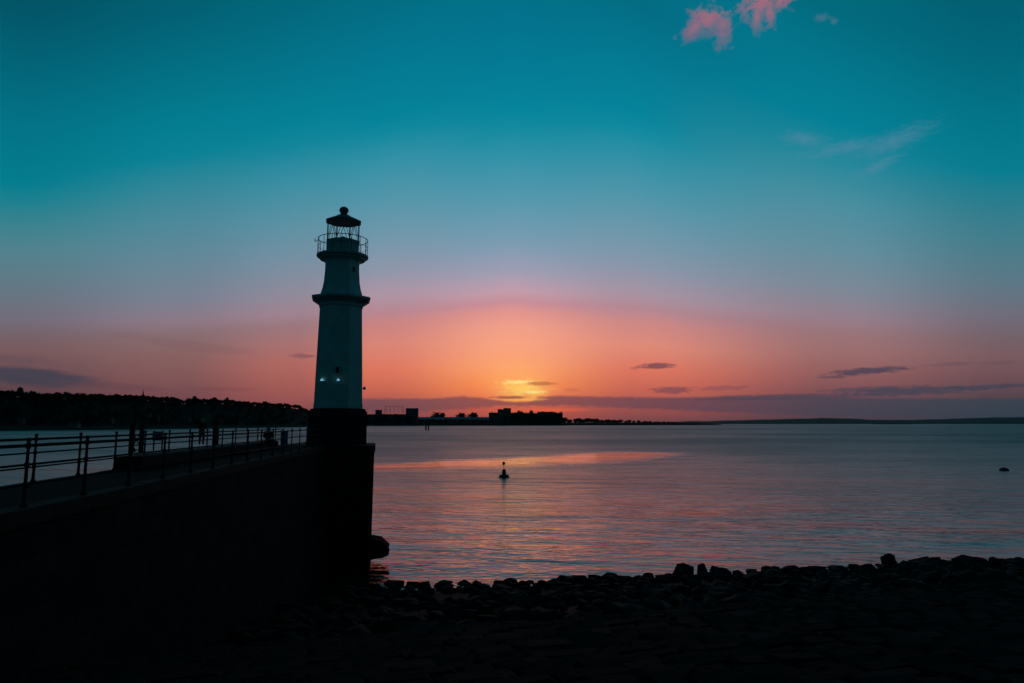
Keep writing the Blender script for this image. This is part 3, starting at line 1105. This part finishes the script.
mb = MB()
NX, NYR = 110, 90
grid = []
for j in range(NYR + 1):
    row = []
    Y = -30 + 96 * j / NYR
    for k in range(NX + 1):
        X = NEAR(Y) - 1.4 + (110 - (NEAR(Y) - 1.4)) * (k / NX) ** 1.5
        z = emb_z(X, Y)
        nn = mnoise.noise(Vector((X * .25, Y * .25, 1.0))) * .12 + mnoise.noise(Vector((X * .9, Y * .9, 4.0))) * .05
        row.append(mb.bm.verts.new((X, Y, z + nn)))
    grid.append(row)
for j in range(NYR):
    for k in range(NX):
        mb.bm.faces.new((grid[j][k], grid[j][k + 1], grid[j + 1][k + 1], grid[j + 1][k]))
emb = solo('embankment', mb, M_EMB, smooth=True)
tag(emb, kind='structure')

# the apron is paved with rough setts laid in courses along the shore
rr = random.Random(77)
verts, faces = [], []
ca, sa = math.cos(math.atan(.3)), math.sin(math.atan(.3))
row = 0
v = -18.0
while v < 21.5:
    u = -26.0 + rr.random()
    dv = rr.uniform(.34, .52)
    while u < 62:
        du = rr.uniform(.5, 1.3)
        cx_, cy_ = u + du / 2, v + dv / 2
        X, Y = cx_ * ca - cy_ * sa, cx_ * sa + cy_ * ca
        ok = X > NEAR(Y) + .1 and 3 < Y < CREST(X) + rr.uniform(-1.6, .7) and rr.random() > .03
        if ok:
            z = emb_z(X, Y) + rr.uniform(.0, .10) + .06
            tx, ty = rr.uniform(-.06, .06), rr.uniform(-.10, .10)
            b0 = len(verts)
            for (a_, b_, c_) in ((-1, -1, -1), (1, -1, -1), (1, 1, -1), (-1, 1, -1), (-1, -1, .2), (1, -1, .2), (1, 1, .2), (-1, 1, .2), (-.8, -.75, 1), (.8, -.75, 1), (.8, .75, 1), (-.8, .75, 1)):
                lx, ly_ = a_ * du * .485 * rr.uniform(.93, 1), b_ * dv * .47 * rr.uniform(.9, 1)
                lz = c_ * .07 + lx * tx + ly_ * ty + rr.uniform(-.012, .012) - (.12 if c_ < 0 else 0)
                verts.append((X + lx * ca - ly_ * sa, Y + lx * sa + ly_ * ca, z + lz))
            for q4 in ((0, 1, 5, 4), (1, 2, 6, 5), (2, 3, 7, 6), (3, 0, 4, 7), (4, 5, 9, 8), (5, 6, 10, 9), (6, 7, 11, 10), (7, 4, 8, 11), (8, 9, 10, 11)):
                faces.append(tuple(b0 + k_ for k_ in q4))
        u += du
    v += dv
me = bpy.data.meshes.new('paving')
me.from_pydata(verts, [], faces)
M_SETT = mat('worn_sett_stone', (.018, .0162, .0142), .9, .03, .8, .5, .6, 9)
me.materials.append(M_SETT)
o = bpy.data.objects.new('paving', me)
COL.objects.link(o)
tag(o, kind='structure')


def rock_mesh(seed, angular=1.0):
    rnd = random.Random(seed)
    b_ = bmesh.new()
    for _ in range(16):
        v = Vector((rnd.gauss(0, 1), rnd.gauss(0, 1), rnd.gauss(0, 1))).normalized()
        mx = max(abs(v.x), abs(v.y), abs(v.z))
        v = v.lerp(v / mx, .45) * rnd.uniform(.82, 1.0)
        b_.verts.new((v.x * .5, v.y * .5, v.z * .5))
    bmesh.ops.convex_hull(b_, input=b_.verts)
    bmesh.ops.delete(b_, geom=[v for v in b_.verts if not v.link_faces], context='VERTS')
    bmesh.ops.bevel(b_, geom=list(b_.edges), offset=.03, segments=2, affect='EDGES', profile=.5, clamp_overlap=True)
    bmesh.ops.triangulate(b_, faces=b_.faces)
    for v in b_.verts:
        v.co += mnoise.noise_vector(v.co * 4 + Vector((seed, 0, 0))) * .03
    me = bpy.data.meshes.new('rock')
    b_.to_mesh(me)
    b_.free()
    me.materials.append(M_ROCK)
    return me


ROCKS = [rock_mesh(100 + k) for k in range(9)]
special = {683: 'large block like dark rock standing highest in the middle of the shore row', 702: 'narrow pointed dark rock just right of the large block like rock',
           594: 'small upright dark rock on the shore row below the buoy to its right', 890: 'tall upright dark rock standing proud of the row towards the right of the shore'}
LBL = 'dark wet boulder in the line of rocks along the water edge'
GRP = 'boulders along the water edge'


def rock(loc, s, rz, label=LBL, group=GRP, me=None):
    o = bpy.data.objects.new('rock', me or random.choice(ROCKS))
    COL.objects.link(o)
    o.location = loc
    o.scale = s
    o.rotation_euler = (random.uniform(-.25, .25), random.uniform(-.25, .25), rz)
    tag(o, label, 'rock', group)
    return o


sky_rocks = [(372, 584, 16), (392, 581.5, 22), (415, 581, 16), (440, 583, 26), (460, 585, 18), (480, 587, 16), (497, 583, 18), (513, 578.5, 12), (528, 583, 16),
             (545, 580, 16), (563, 576.5, 22), (580, 578, 12), (594, 574.5, 11), (606, 580, 14), (620, 575.5, 18), (638, 577, 24), (658, 574.5, 16), (670, 573, 10),
             (683, 564, 21), (702, 563, 13), (718, 567, 17), (732, 572, 12), (746, 570.5, 24), (767, 565.5, 12), (784, 566.5, 20), (793, 565, 10), (813, 565.5, 22),
             (836, 565, 20), (852, 567, 14), (864, 565.5, 16), (877, 563.5, 12), (890, 553.5, 15), (904, 561, 14), (920, 556.5, 22), (935, 555.5, 10), (946, 560, 12),
             (967, 556, 24), (982, 558.5, 16), (997, 557.5, 14), (1010, 558.5, 18), (1023, 558, 16), (1040, 557, 20), (1058, 558, 20)]
for (px, py, wp) in sky_rocks:
    d = ray(px, py)
    Y = (43.2 - .8) / (1 - .18 * d.x / d.y)
    top = at(px, py, Y)
    w = at(px + wp / 2, py, Y).x - at(px - wp / 2, py, Y).x
    hgt = max(top.z + .35, .5)
    o = rock((top.x, Y, top.z - hgt * .5), (w * 1.2, w * random.uniform(.9, 1.3), hgt * 1.12), random.uniform(-.5, .5))
    if px in special:
        o['label'] = special[px]
        del o['group']
cnt = 0
rr = random.Random(5)
# front rows down to the water
for rowi in range(4):
    X = -9.0
    while X < 56:
        s_ = rr.uniform(.5, 1.05)
        off = 1.7 + rowi * 1.25 + rr.uniform(-.4, .4)
        Y = SHORE(X) - off
        z = emb_z(X, Y)
        if X > NEAR(Y) + .5 and cnt < 240:
            rock((X, Y, z + s_ * .12), (s_ * rr.uniform(.9, 1.4), s_ * rr.uniform(.8, 1.2), s_ * rr.uniform(.6, .85)), rr.uniform(0, 6.28))
            cnt += 1
        X += s_ * rr.uniform(.9, 1.25)

# the rest of the rubble slope as one mass
verts, faces = [], []
for k in range(2700):
    X = rr.uniform(-13, 78)
    Y = CREST(X) - .6 + (SHORE(X) - 6.0 - CREST(X) + .6) * rr.random()
    if X < NEAR(Y) + .2:
        continue
    me = rr.choice(ROCKS)
    s_ = rr.uniform(.3, 1.15)
    mt = Matrix.Translation((X, Y, emb_z(X, Y) + s_ * .1)) @ Matrix.Rotation(rr.uniform(0, 6.28), 4, 'Z') @ Matrix.Rotation(rr.uniform(-.4, .4), 4, 'X') @ Matrix.Diagonal((s_ * rr.uniform(.9, 1.4), s_, s_ * rr.uniform(.5, .8), 1))
    b0 = len(verts)
    verts.extend([tuple(mt @ v.co) for v in me.vertices])
    faces.extend([tuple(b0 + i_ for i_ in p.vertices) for p in me.polygons])
me = bpy.data.meshes.new('rubble')
me.from_pydata(verts, [], faces)
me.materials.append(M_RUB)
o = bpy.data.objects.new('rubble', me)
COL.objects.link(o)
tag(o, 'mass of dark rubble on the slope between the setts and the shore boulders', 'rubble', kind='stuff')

# ------------------------------------------------------------------ buoys
g = ground(504, 477.2)
by = thing('navigation_buoy', (g.x, g.y, 0), 'dark navigation buoy with a round float and ball topmark in the sunset reflection', 'buoy')
Z = lambda py: at(504, py, g.y).z
Rb = lambda wp: wp / F * g.y / CP
m_ = MB()
m_.lathe((g.x, g.y), [(Rb(5), -.5), (Rb(7.5) / 1.0, -.1), (Rb(9.5) / 2, .12), (Rb(9.5) / 2, Z(475.4)), (Rb(8) / 2, Z(474.6)), (Rb(3.6) / 2, Z(474.3))], 24)
part('float', m_, M_GREEN, by, True)
m_ = MB()
m_.lathe((g.x, g.y), [(Rb(4.2) / 2, Z(474.5)), (Rb(3.8) / 2, Z(471)), (Rb(3.2) / 2, Z(469.6)), (Rb(1.2) / 2, Z(469.2))], 16)
part('superstructure', m_, M_GREEN, by, True)
m_ = MB()
m_.tube((g.x, g.y, Z(469.3)), (g.x - .05, g.y, Z(464.6)), .06, .05, 8)
part('mast', m_, M_GREEN, by, True)
m_ = MB()
m_.ball((g.x - .06, g.y, Z(463.4)), Rb(2.9) / 2, 2, (1, 1, 1.25))
part('topmark', m_, M_RED, by, True)

g = ground(1004, 470.5)
mo = thing('mooring_buoy', (g.x, g.y, 0), 'low dark mooring buoy floating alone near the right edge', 'buoy')
m_ = MB()
m_.lathe((g.x, g.y), [(.3, -.4), (.75, -.15), (.88, .08), (.8, .3), (.55, .48), (.25, .56), (.02, .58)], 20)
part('float', m_, M_GREEN, mo, True)
m_ = MB()
for k in range(10):
    a0, a1 = math.pi * k / 10, math.pi * (k + 1) / 10
    m_.tube((g.x + .16 * math.cos(a0), g.y, .56 + .18 * math.sin(a0)), (g.x + .16 * math.cos(a1), g.y, .56 + .18 * math.sin(a1)), .03, n=6)
part('ring', m_, M_IRON, mo, True)

g = ground(427.2, 430.3)
bk = thing('pile_beacon', (g.x, g.y, 0), 'two legged dark pile beacon standing far out in front of the low headland', 'beacon')
s_ = g.y / F
m_ = MB()
for sx in (-1, 1):
    m1 = MB()
    m1.tube((g.x + sx * 1.4 * s_, g.y, -2), (g.x + sx * 1.15 * s_, g.y, 5.6 * s_), .75 * s_, .65 * s_, 8)
    part('pile', m1, M_IRON, bk)
m_.box((g.x, g.y, 5.7 * s_), (3.4 * s_, 2 * s_, .35 * s_))
part('platform', m_, M_IRON, bk)
m_ = MB()
m_.lathe((g.x, g.y), [(.5 * s_, 5.88 * s_), (.4 * s_, 6.7 * s_), (.1 * s_, 7.1 * s_)], 10)
part('lantern', m_, M_IRON, bk)

# ------------------------------------------------------------------ far shores
SHX = [-140, 0, 100, 200, 300, 370, 480, 560, 640, 722]
SHY = [700, 815, 930, 1150, 1550, 2300, 2550, 2750, 2950, 3300]
SKYX = [-140, 0, 8, 17, 25, 45, 80, 115, 141, 165, 180, 200, 226, 252, 280, 297, 305, 312, 330, 360, 400]
SKYT = [386, 390, 391, 390, 392, 393, 393, 394.5, 395, 396.5, 399, 398.5, 399.5, 401.5, 403, 404.5, 408, 411, 413, 416, 419]
TREE_H = 9.5

# left wooded ridge
def ridge_z(px):
    Yr = interp(SHX, SHY, px) + 190
    return max(at(px, interp(SKYX, SKYT, px), Yr).z - TREE_H, 3.0)


def hill_z(px, t):
    rz_ = ridge_z(px)
    if t < .04: return -1 + 4.0 * t / .04
    if t < .12: return 3.0
    if t < .62:
        u = (t - .12) / .5
        return 3 + (rz_ - 3) * (u * u * (3 - 2 * u))
    if t < .75: return rz_
    return rz_ * (1 - ((t - .75) / .25)) - 2 * ((t - .75) / .25)


def hill_pt(px, t):
    Y = interp(SHX, SHY, px) + t * 300
    p = at(px, 420, Y)
    return Vector((p.x, Y, hill_z(px, t)))


mb = MB()
gr_ = []
TS = [0, .02, .04, .08, .12, .2, .3, .4, .5, .62, .7, .75, .85, 1.0]
for px in range(-140, 401, 10):
    gr_.append([mb.bm.verts.new(hill_pt(px, t)) for t in TS])
for a, b in zip(gr_, gr_[1:]):
    for k in range(len(TS) - 1):
        mb.bm.faces.new((a[k], b[k], b[k + 1], a[k + 1]))
tag(solo('hillside', mb, M_GRASS, smooth=True), kind='structure')


# trees
def crown_data(seed, h, w, n=520, bare=False):
    rnd = random.Random(seed)
    vs, fs = [], []
    lobes = [(Vector((rnd.uniform(-.3, .3) * w, rnd.uniform(-.3, .3) * w, rnd.uniform(.42, .85) * h)), rnd.uniform(.24, .40) * w) for _ in range(7)]
    for k in range(n):
        c_, r_ = rnd.choice(lobes)
        d_ = Vector((rnd.gauss(0, 1), rnd.gauss(0, 1), rnd.gauss(0, 1))).normalized() * r_ * rnd.uniform(.45, 1.05)
        p = c_ + d_
        s_ = rnd.uniform(.45, 1.0)
        u = Vector((rnd.gauss(0, 1), rnd.gauss(0, 1), rnd.gauss(0, 1))).normalized()
        v = u.orthogonal().normalized()
        w_ = u.cross(v)
        b0 = len(vs)
        for ang in (0, 1.4, 2.9, 4.4):
            vs.append(tuple(p + (v * math.cos(ang) + w_ * math.sin(ang)) * s_ + u * rnd.uniform(-.2, .2)))
        fs.append((b0, b0 + 1, b0 + 2, b0 + 3))
    return vs, fs


CR = []
TR = []
for k in range(6):
    h, w = (11, 9) if k < 4 else (13, 7)
    vs, fs = crown_data(50 + k, h, w)
    me = bpy.data.meshes.new('crown')
    me.from_pydata(vs, [], fs)
    me.materials.append(M_LEAF)
    CR.append((me, vs, fs))
    m_ = MB()
    m_.tube((0, 0, -.5), (0.1, 0, h * .45), .32, .2, 8)
    for q_ in range(5):
        a_ = q_ * 1.3 + k
        m_.tube((0.1, 0, h * (.3 + .04 * q_)), (math.cos(a_) * w * .25, math.sin(a_) * w * .25, h * .68), .12, .05, 6)
    tm = m_.mesh('trunk')
    tm.materials.append(M_BARK)
    TR.append(tm)


def tree(loc, sc, k, label, group=None, rz=0.0):
    t = thing('tree', loc, label, 'tree', group)
    t.scale = (sc, sc, sc) if not isinstance(sc, tuple) else sc
    t.rotation_euler = (0, 0, rz)
    for nm, me in (('trunk', TR[k]), ('crown', CR[k][0])):
        o = bpy.data.objects.new(nm, me)
        COL.objects.link(o)
        o.parent = t
    return t


rr = random.Random(21)
px = -60
while px < 330:
    p = hill_pt(px, .62) - Vector((0, 0, 2.0))
    sc_ = rr.uniform(.7, 1.12)
    tree(p, (sc_ * rr.uniform(.9, 1.7), sc_ * 1.2, sc_), rr.randrange(6), 'dark tree in the row along the crest of the wooded ridge', 'trees along the crest of the ridge', rr.uniform(0, 6))
    px += rr.uniform(3.2, 6.0)
for (px, top, lab) in ((17, 386.5, 'tall dark tree standing above the crest at the far left of the ridge'), (193, 395.5, 'round topped dark tree above the crest near the middle of the ridge'),
                       (226, 397.3, 'lone tall dark tree on the crest nearest left of the person on the bollard'), (287, 403.2, 'last tall round tree on the crest just left of the lighthouse'), (213, 396.8, 'pointed dark tree above the crest just right of the person in red')):
    p = hill_pt(px, .61)
    zt_ = at(px, top, p.y).z
    tree(p, (zt_ - p.z) / 12.6, 4 + int(px) % 2, lab, None, px)
# wood on the slope as one mass
vv, fc = [], []
for k in range(1500):
    px = rr.uniform(-130, 350)
    t_ = rr.uniform(.16, .72) if k < 650 else rr.uniform(.52, .74)
    p = hill_pt(px, t_)
    _, vs, fs = rr.choice(CR)
    s_ = rr.uniform(.6, 1.05) * (1 if t_ < .6 else .9)
    b0 = len(vv)
    ca, sa = math.cos(k), math.sin(k)
    vv.extend([(p.x + (x_ * ca - y_ * sa) * s_, p.y + (x_ * sa + y_ * ca) * s_, p.z + (z_ - 2.0) * s_) for x_, y_, z_ in vs])
    fc.extend([tuple(b0 + i_ for i_ in f_) for f_ in fs[:220]])
me = bpy.data.meshes.new('wood')
me.from_pydata(vv, [], fc)
me.materials.append(M_LEAF)
o = bpy.data.objects.new('wood', me)
COL.objects.link(o)
tag(o, 'dark wood covering the slope of the ridge across the water on the left', 'wood', kind='stuff')


# houses along the far waterfront
def house(px, t_, w, d, h, rh, label, wallm):
    p = hill_pt(px, t_)
    t = thing('house', p, label, 'house', 'houses below the wooded ridge')
    m1 = MB()
    m1.box((p.x, p.y, p.z + h / 2 - .5), (w, d, h + 1))
    part('wall', m1, wallm, t)
    m1 = MB()
    x0, x1 = p.x - w / 2 - .3, p.x + w / 2 + .3
    prof = [(-d / 2 - .4, h + .02), (d / 2 + .4, h + .02), (0, h + rh)]
    a = [m1.bm.verts.new((x0, p.y + yy_, p.z + zz_)) for yy_, zz_ in prof]
    b = [m1.bm.verts.new((x1, p.y + yy_, p.z + zz_)) for yy_, zz_ in prof]
    for k in range(3):
        m1.bm.faces.new((a[k], a[(k + 1) % 3], b[(k + 1) % 3], b[k]))
    m1.bm.faces.new(a)
    m1.bm.faces.new(list(reversed(b)))
    rf = part('roof', m1, M_ROOF, t)
    m1 = MB()
    m1.box((p.x + w * .3, p.y, p.z + h + rh * .8), (.9, .7, rh))
    part('chimney', m1, wallm, rf)
    nx = max(2, int(w / 3))
    for fl in range(max(1, int(h / 3))):
        for k in range(nx):
            m1 = MB()
            m1.box((p.x - w / 2 + (k + .5) * w / nx, p.y - d / 2 - .02, p.z + 1.5 + fl * 2.9), (1.1, .1, 1.4))
            part('window', m1, M_WIN, t)


M_PALE = mat('pale_house_render', (.22, .22, .21), .8, .2, .2, .1)
house(75, .10, 13, 7, 5.5, 3, 'wide low house by the far water edge towards the left of the ridge', M_PALE)
house(21, .22, 9, 7, 6, 3, 'small dull house among trees at the far left of the ridge', M_BLD)
house(110, .24, 10, 7, 6, 3, 'dull house half way up the ridge left of the spire', M_BLD)
house(148, .30, 7, 6, 6, 3, 'small pale house on the slope below the spire', M_PALE)
house(157, .27, 8, 6, 6, 3, 'small dull house just right of the pale house below the spire', M_BLD)
house(187, .26, 11, 7, 7, 3, 'dull house on the slope above the person in red', M_BLD)
# church spire on the ridge
p = hill_pt(141.5, .66)
ch = thing('church', p, 'church tower whose thin spire pricks the skyline of the ridge', 'church')
ztip = at(141.5, 389.3, p.y).z
m1 = MB()
m1.box((p.x, p.y, p.z + 4.5), (3.6, 3.6, 10))
part('tower', m1, M_BLD, ch)
m1 = MB()
m1.lathe((p.x, p.y), [(2.0, p.z + 9.51), (1.2, p.z + 11.5), (.05, ztip)], 8, R(22.5))
part('spire', m1, M_ROOF, ch)

# low headland running out to the right
mb = MB()
rows = []
TSH = [(0, -1), (8, 2.5), (30, 5), (160, 6), (260, -1)]
pxs = list(range(360, 716, 6)) + [718, 722]
for px in pxs:
    Y = interp(SHX, SHY, px)
    tap = interp([360, 600, 640, 700, 722], [1, 1.6, 1.9, 1.5, .35], px)
    r_ = []
    for dy_, z_ in TSH:
        pp = at(px, 420, Y + dy_)
        r_.append(mb.bm.verts.new((pp.x, Y + dy_, z_ * (tap if z_ > 0 else 1) + (mnoise.noise(Vector((px * .2, dy_ * .1, 0))) * .5 if z_ > 0 else 0))))
    rows.append(r_)
for a, b in zip(rows, rows[1:]):
    for k in range(len(TSH) - 1):
        mb.bm.faces.new((a[k], b[k], b[k + 1], a[k + 1]))
tag(solo('headland', mb, M_GRASS, smooth=True), kind='structure')


def block(px0, px1, ytop, dist, depth, label, wallm=M_BLD, name='apartment_block', cat='building', floors=None, roof='flat', roofm=None, group=None, rise=3.0):
    pm = (px0 + px1) / 2
    Y = interp(SHX, SHY, pm) + dist
    x0, x1 = at(px0, 420, Y).x, at(px1, 420, Y).x
    zt_ = at(pm, ytop, Y).z
    t = thing(name, ((x0 + x1) / 2, Y, 5), label, cat, group)
    w = x1 - x0
    hh = zt_ - 4
    m1 = MB()
    top_ = zt_ - (rise + .01 if roof == 'gable' else 1.2)
    m1.box(((x0 + x1) / 2, Y, (4 + top_) / 2), (w, depth, top_ - 4))
    part('wall', m1, wallm, t)
    m1 = MB()
    if roof == 'flat':
        m1.box(((x0 + x1) / 2, Y, zt_ - .59), (w + .8, depth + .8, 1.2))
        m1.box((x0 + w * .35, Y, zt_ + .5), (w * .22, depth * .4, 1.6))
    else:
        za = zt_ - 1.19
        pr = [(-depth / 2 - .5, zt_ - rise), (depth / 2 + .5, zt_ - rise), (0, zt_ + .6)]
        a = [m1.bm.verts.new((x0 - .5, Y + yy_, zz_)) for yy_, zz_ in pr]
        b = [m1.bm.verts.new((x1 + .5, Y + yy_, zz_)) for yy_, zz_ in pr]
        for k in range(3):
            m1.bm.faces.new((a[k], a[(k + 1) % 3], b[(k + 1) % 3], b[k]))
        m1.bm.faces.new(a)
        m1.bm.faces.new(list(reversed(b)))
    part('roof', m1, roofm or M_ROOF, t)
    if floors:
        nf, nc = floors
        for i_ in range(nf):
            for j_ in range(nc):
                m1 = MB()
                m1.box((x0 + (j_ + .5) * w / nc, Y - depth / 2 - .05, 7 + (hh - 5) * (i_ + .5) / nf), (w / nc * .5, .3, (hh - 5) / nf * .5))
                part('window', m1, M_WIN, t)
    return t


block(375.5, 381.5, 410, 60, 14, 'small square dark building at the lighthouse end of the headland', floors=(4, 3))
block(406, 418, 408.3, 70, 18, 'broad dark block with a sloping roof left of the long pale shed', floors=(5, 5), roof='gable')
block(366, 406, 414.2, 80, 20, 'low long dark building beside the frame of the gas holder', floors=(2, 12), name='warehouse')
block(416, 489, 417.2, 60, 30, 'very long low shed with a pale sheet roof on the headland', name='shed', roof='gable', rise=9.0, roofm=M_PALEROOF, floors=(1, 16))
block(488.8, 498.5, 412.6, 50, 16, 'narrow dark block at the left end of the main cluster of flats', floors=(6, 4))
block(497.7, 504, 409.3, 70, 18, 'tall dark block second from the left in the main cluster of flats', floors=(8, 4))
block(503.5, 511, 408.2, 40, 16, 'tallest dark block of flats on the headland', floors=(9, 4), wallm=M_BRICK)
block(510, 527, 412.8, 60, 18, 'wide dark block of flats just right of the tallest block', floors=(6, 7))
block(525.5, 539.5, 413.2, 45, 16, 'dull brick block of flats in the middle of the long row', floors=(6, 6), wallm=M_BRICK)
block(538, 553, 411.8, 65, 18, 'dark block of flats third from the right with slightly higher roof', floors=(6, 7))
block(552.2, 562.5, 413, 50, 18, 'dark block of flats closing the right end of the long row', floors=(6, 5))

# gas holder guide frame
pm = 394
Y = interp(SHX, SHY, pm) + 110
gh = thing('gas_holder', (at(pm, 420, Y).x, Y, 5), 'pale red open lattice frame of an old gas holder left of the broad block', 'gas holder')
rg = (at(403.5, 420, Y).x - at(384.5, 420, Y).x) / 2
zt_ = at(pm, 406.3, Y).z
cx = at(pm, 420, Y).x
M_GH = mat('red_oxide_steel', (.45, .16, .12), .7, .3, .1, .2)
for k in range(14):
    a_ = 2 * math.pi * k / 14
    m1 = MB()
    m1.box((cx + rg * math.cos(a_), Y + rg * math.sin(a_), (5 + zt_) / 2), (.5, .5, zt_ - 5))
    part('standard', m1, M_GH, gh)
for fz in (1.0, .55):
    m1 = MB()
    zz = 5 + (zt_ - 5) * fz
    for k in range(14):
        a0, a1 = 2 * math.pi * k / 14, 2 * math.pi * (k + 1) / 14
        m1.tube((cx + rg * math.cos(a0), Y + rg * math.sin(a0), zz), (cx + rg * math.cos(a1), Y + rg * math.sin(a1), zz), .25, n=5)
    part('girder', m1, M_GH, gh)

# trees on the headland
for (px, top, sc, lab) in ((434, 412.5, 1.0, 'left one of the two joined trees behind the pale shed roof'), (440, 412.8, 1.0, 'right one of the two joined trees behind the pale shed roof'),
                           (460, 413, 1.0, 'round dark tree alone behind the middle of the pale shed'), (473, 412.5, 1.0, 'small round dark tree behind the right part of the pale shed')):
    Y = interp(SHX, SHY, px) + 130
    b_ = at(px, 420, Y)
    zt_ = at(px, top, Y).z
    k_ = (zt_ - 5.5) / 11.2
    tree((b_.x, Y, 5.5), k_, 2, lab, None, px)
rr = random.Random(9)
px = 565
while px < 690:
    Y = interp(SHX, SHY, px) + rr.uniform(40, 120)
    b_ = at(px, 420, Y)
    top = interp([563, 570, 590, 605, 630, 660, 690], [417.5, 419, 418.3, 419.3, 420.3, 421.6, 422.8], px) + rr.uniform(-.4, .5)
    z0 = 4.0 * interp([360, 600, 640, 700, 722], [1, 1.6, 1.9, 1.5, .35], px)
    k_ = max((at(px, top, Y).z - z0) / 11.2, .25)
    tree((b_.x, Y, z0), (k_ * 1.5, k_ * 1.5, k_), rr.randrange(4), 'low dark tree on the flat spit right of the long row of flats', 'trees on the low spit', rr.uniform(0, 6))
    px += rr.uniform(3, 5.5)

px = 513
while px < 562:
    Y = interp(SHX, SHY, px) + rr.uniform(18, 30)
    b_ = at(px, 420, Y)
    k_ = (at(px, rr.uniform(411.8, 414.5), Y).z - 5) / 11.2
    tree((b_.x, Y, 5), (k_ * rr.uniform(.6, 1), k_ * .5, k_), rr.randrange(6), 'dark tree in front of the long row of flats', 'trees in front of the flats', rr.uniform(0, 6))
    px += rr.uniform(2.5, 6)
px = 368
while px < 489:
    Y = interp(SHX, SHY, px) + rr.uniform(18, 28)
    b_ = at(px, 420, Y)
    k_ = (at(px, rr.uniform(413.5, 418.0) if px < 418 else rr.uniform(418.5, 421.5), Y).z - 5) / 11.2
    tree((b_.x, Y, 5), (k_ * rr.uniform(.7, 1.4), k_ * .6, k_), rr.randrange(4), 'low dark tree along the waterfront of the headland before the shed', 'trees along the headland waterfront', rr.uniform(0, 6))
    px += rr.uniform(4, 11)

# far hills across the firth
def far_hill(name, pxs_, tops, Y, dep):
    mb = MB()
    rows = []
    n = 160
    for k in range(n + 1):
        px = pxs_[0] + (pxs_[-1] - pxs_[0]) * k / n
        top = interp(pxs_, tops, px)
        zt_ = max(at(px, top, Y + dep * .45).z, 0) + mnoise.noise(Vector((px * .06, Y * .001, 0))) * Y * .0006
        r_ = []
        for f_, hz in ((0, -3), (.01, .02), (.2, .35), (.45, 1), (.7, .6), (1, -.1)):
            pp = at(px, 420, Y + dep * f_)
            r_.append(mb.bm.verts.new((pp.x, Y + dep * f_, zt_ * hz if hz > 0 else -3)))
        rows.append(r_)
    for a, b in zip(rows, rows[1:]):
        for k in range(5):
            mb.bm.faces.new((a[k], b[k], b[k + 1], a[k + 1]))
    tag(solo(name, mb, M_FAR, smooth=True), kind='structure')


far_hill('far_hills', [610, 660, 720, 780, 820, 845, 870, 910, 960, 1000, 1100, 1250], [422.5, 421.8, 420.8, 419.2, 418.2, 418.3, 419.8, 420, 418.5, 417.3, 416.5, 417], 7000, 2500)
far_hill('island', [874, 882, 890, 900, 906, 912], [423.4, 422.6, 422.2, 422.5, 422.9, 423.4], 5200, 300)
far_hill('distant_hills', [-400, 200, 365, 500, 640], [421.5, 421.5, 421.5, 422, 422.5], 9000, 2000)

hz = MB()
hz.box((0, 6000, 100), (30000, 13600, 210))
hm = bpy.data.materials.new('sea_haze')
hm.use_nodes = True
hm.node_tree.nodes.clear()
_pv = hm.node_tree.nodes.new('ShaderNodeVolumePrincipled')
_pv.inputs['Color'].default_value = (.85, .9, .95, 1)
_pv.inputs['Density'].default_value = 1.3e-5
_ho = hm.node_tree.nodes.new('ShaderNodeOutputMaterial')
hm.node_tree.links.new(_pv.outputs[0], _ho.inputs['Volume'])
tag(solo('haze', hz, hm), 'thin sea haze over the firth', 'haze', kind='stuff')

# ------------------------------------------------------------------ camera and view
cam = bpy.data.cameras.new('camera')
cam.sensor_width = 36
cam.lens = F / W * 36
cam.clip_start = .1
cam.clip_end = 60000
co = bpy.data.objects.new('camera', cam)
COL.objects.link(co)
co.location = (0, 0, EYE)
co.rotation_euler = (R(90) + PITCH, 0, 0)
scene.camera = co
vs_ = scene.view_settings
vs_.view_transform = 'Standard'
vs_.look = 'None'
vs_.exposure = 0
vs_.gamma = 1
scene.cycles.max_bounces = 6
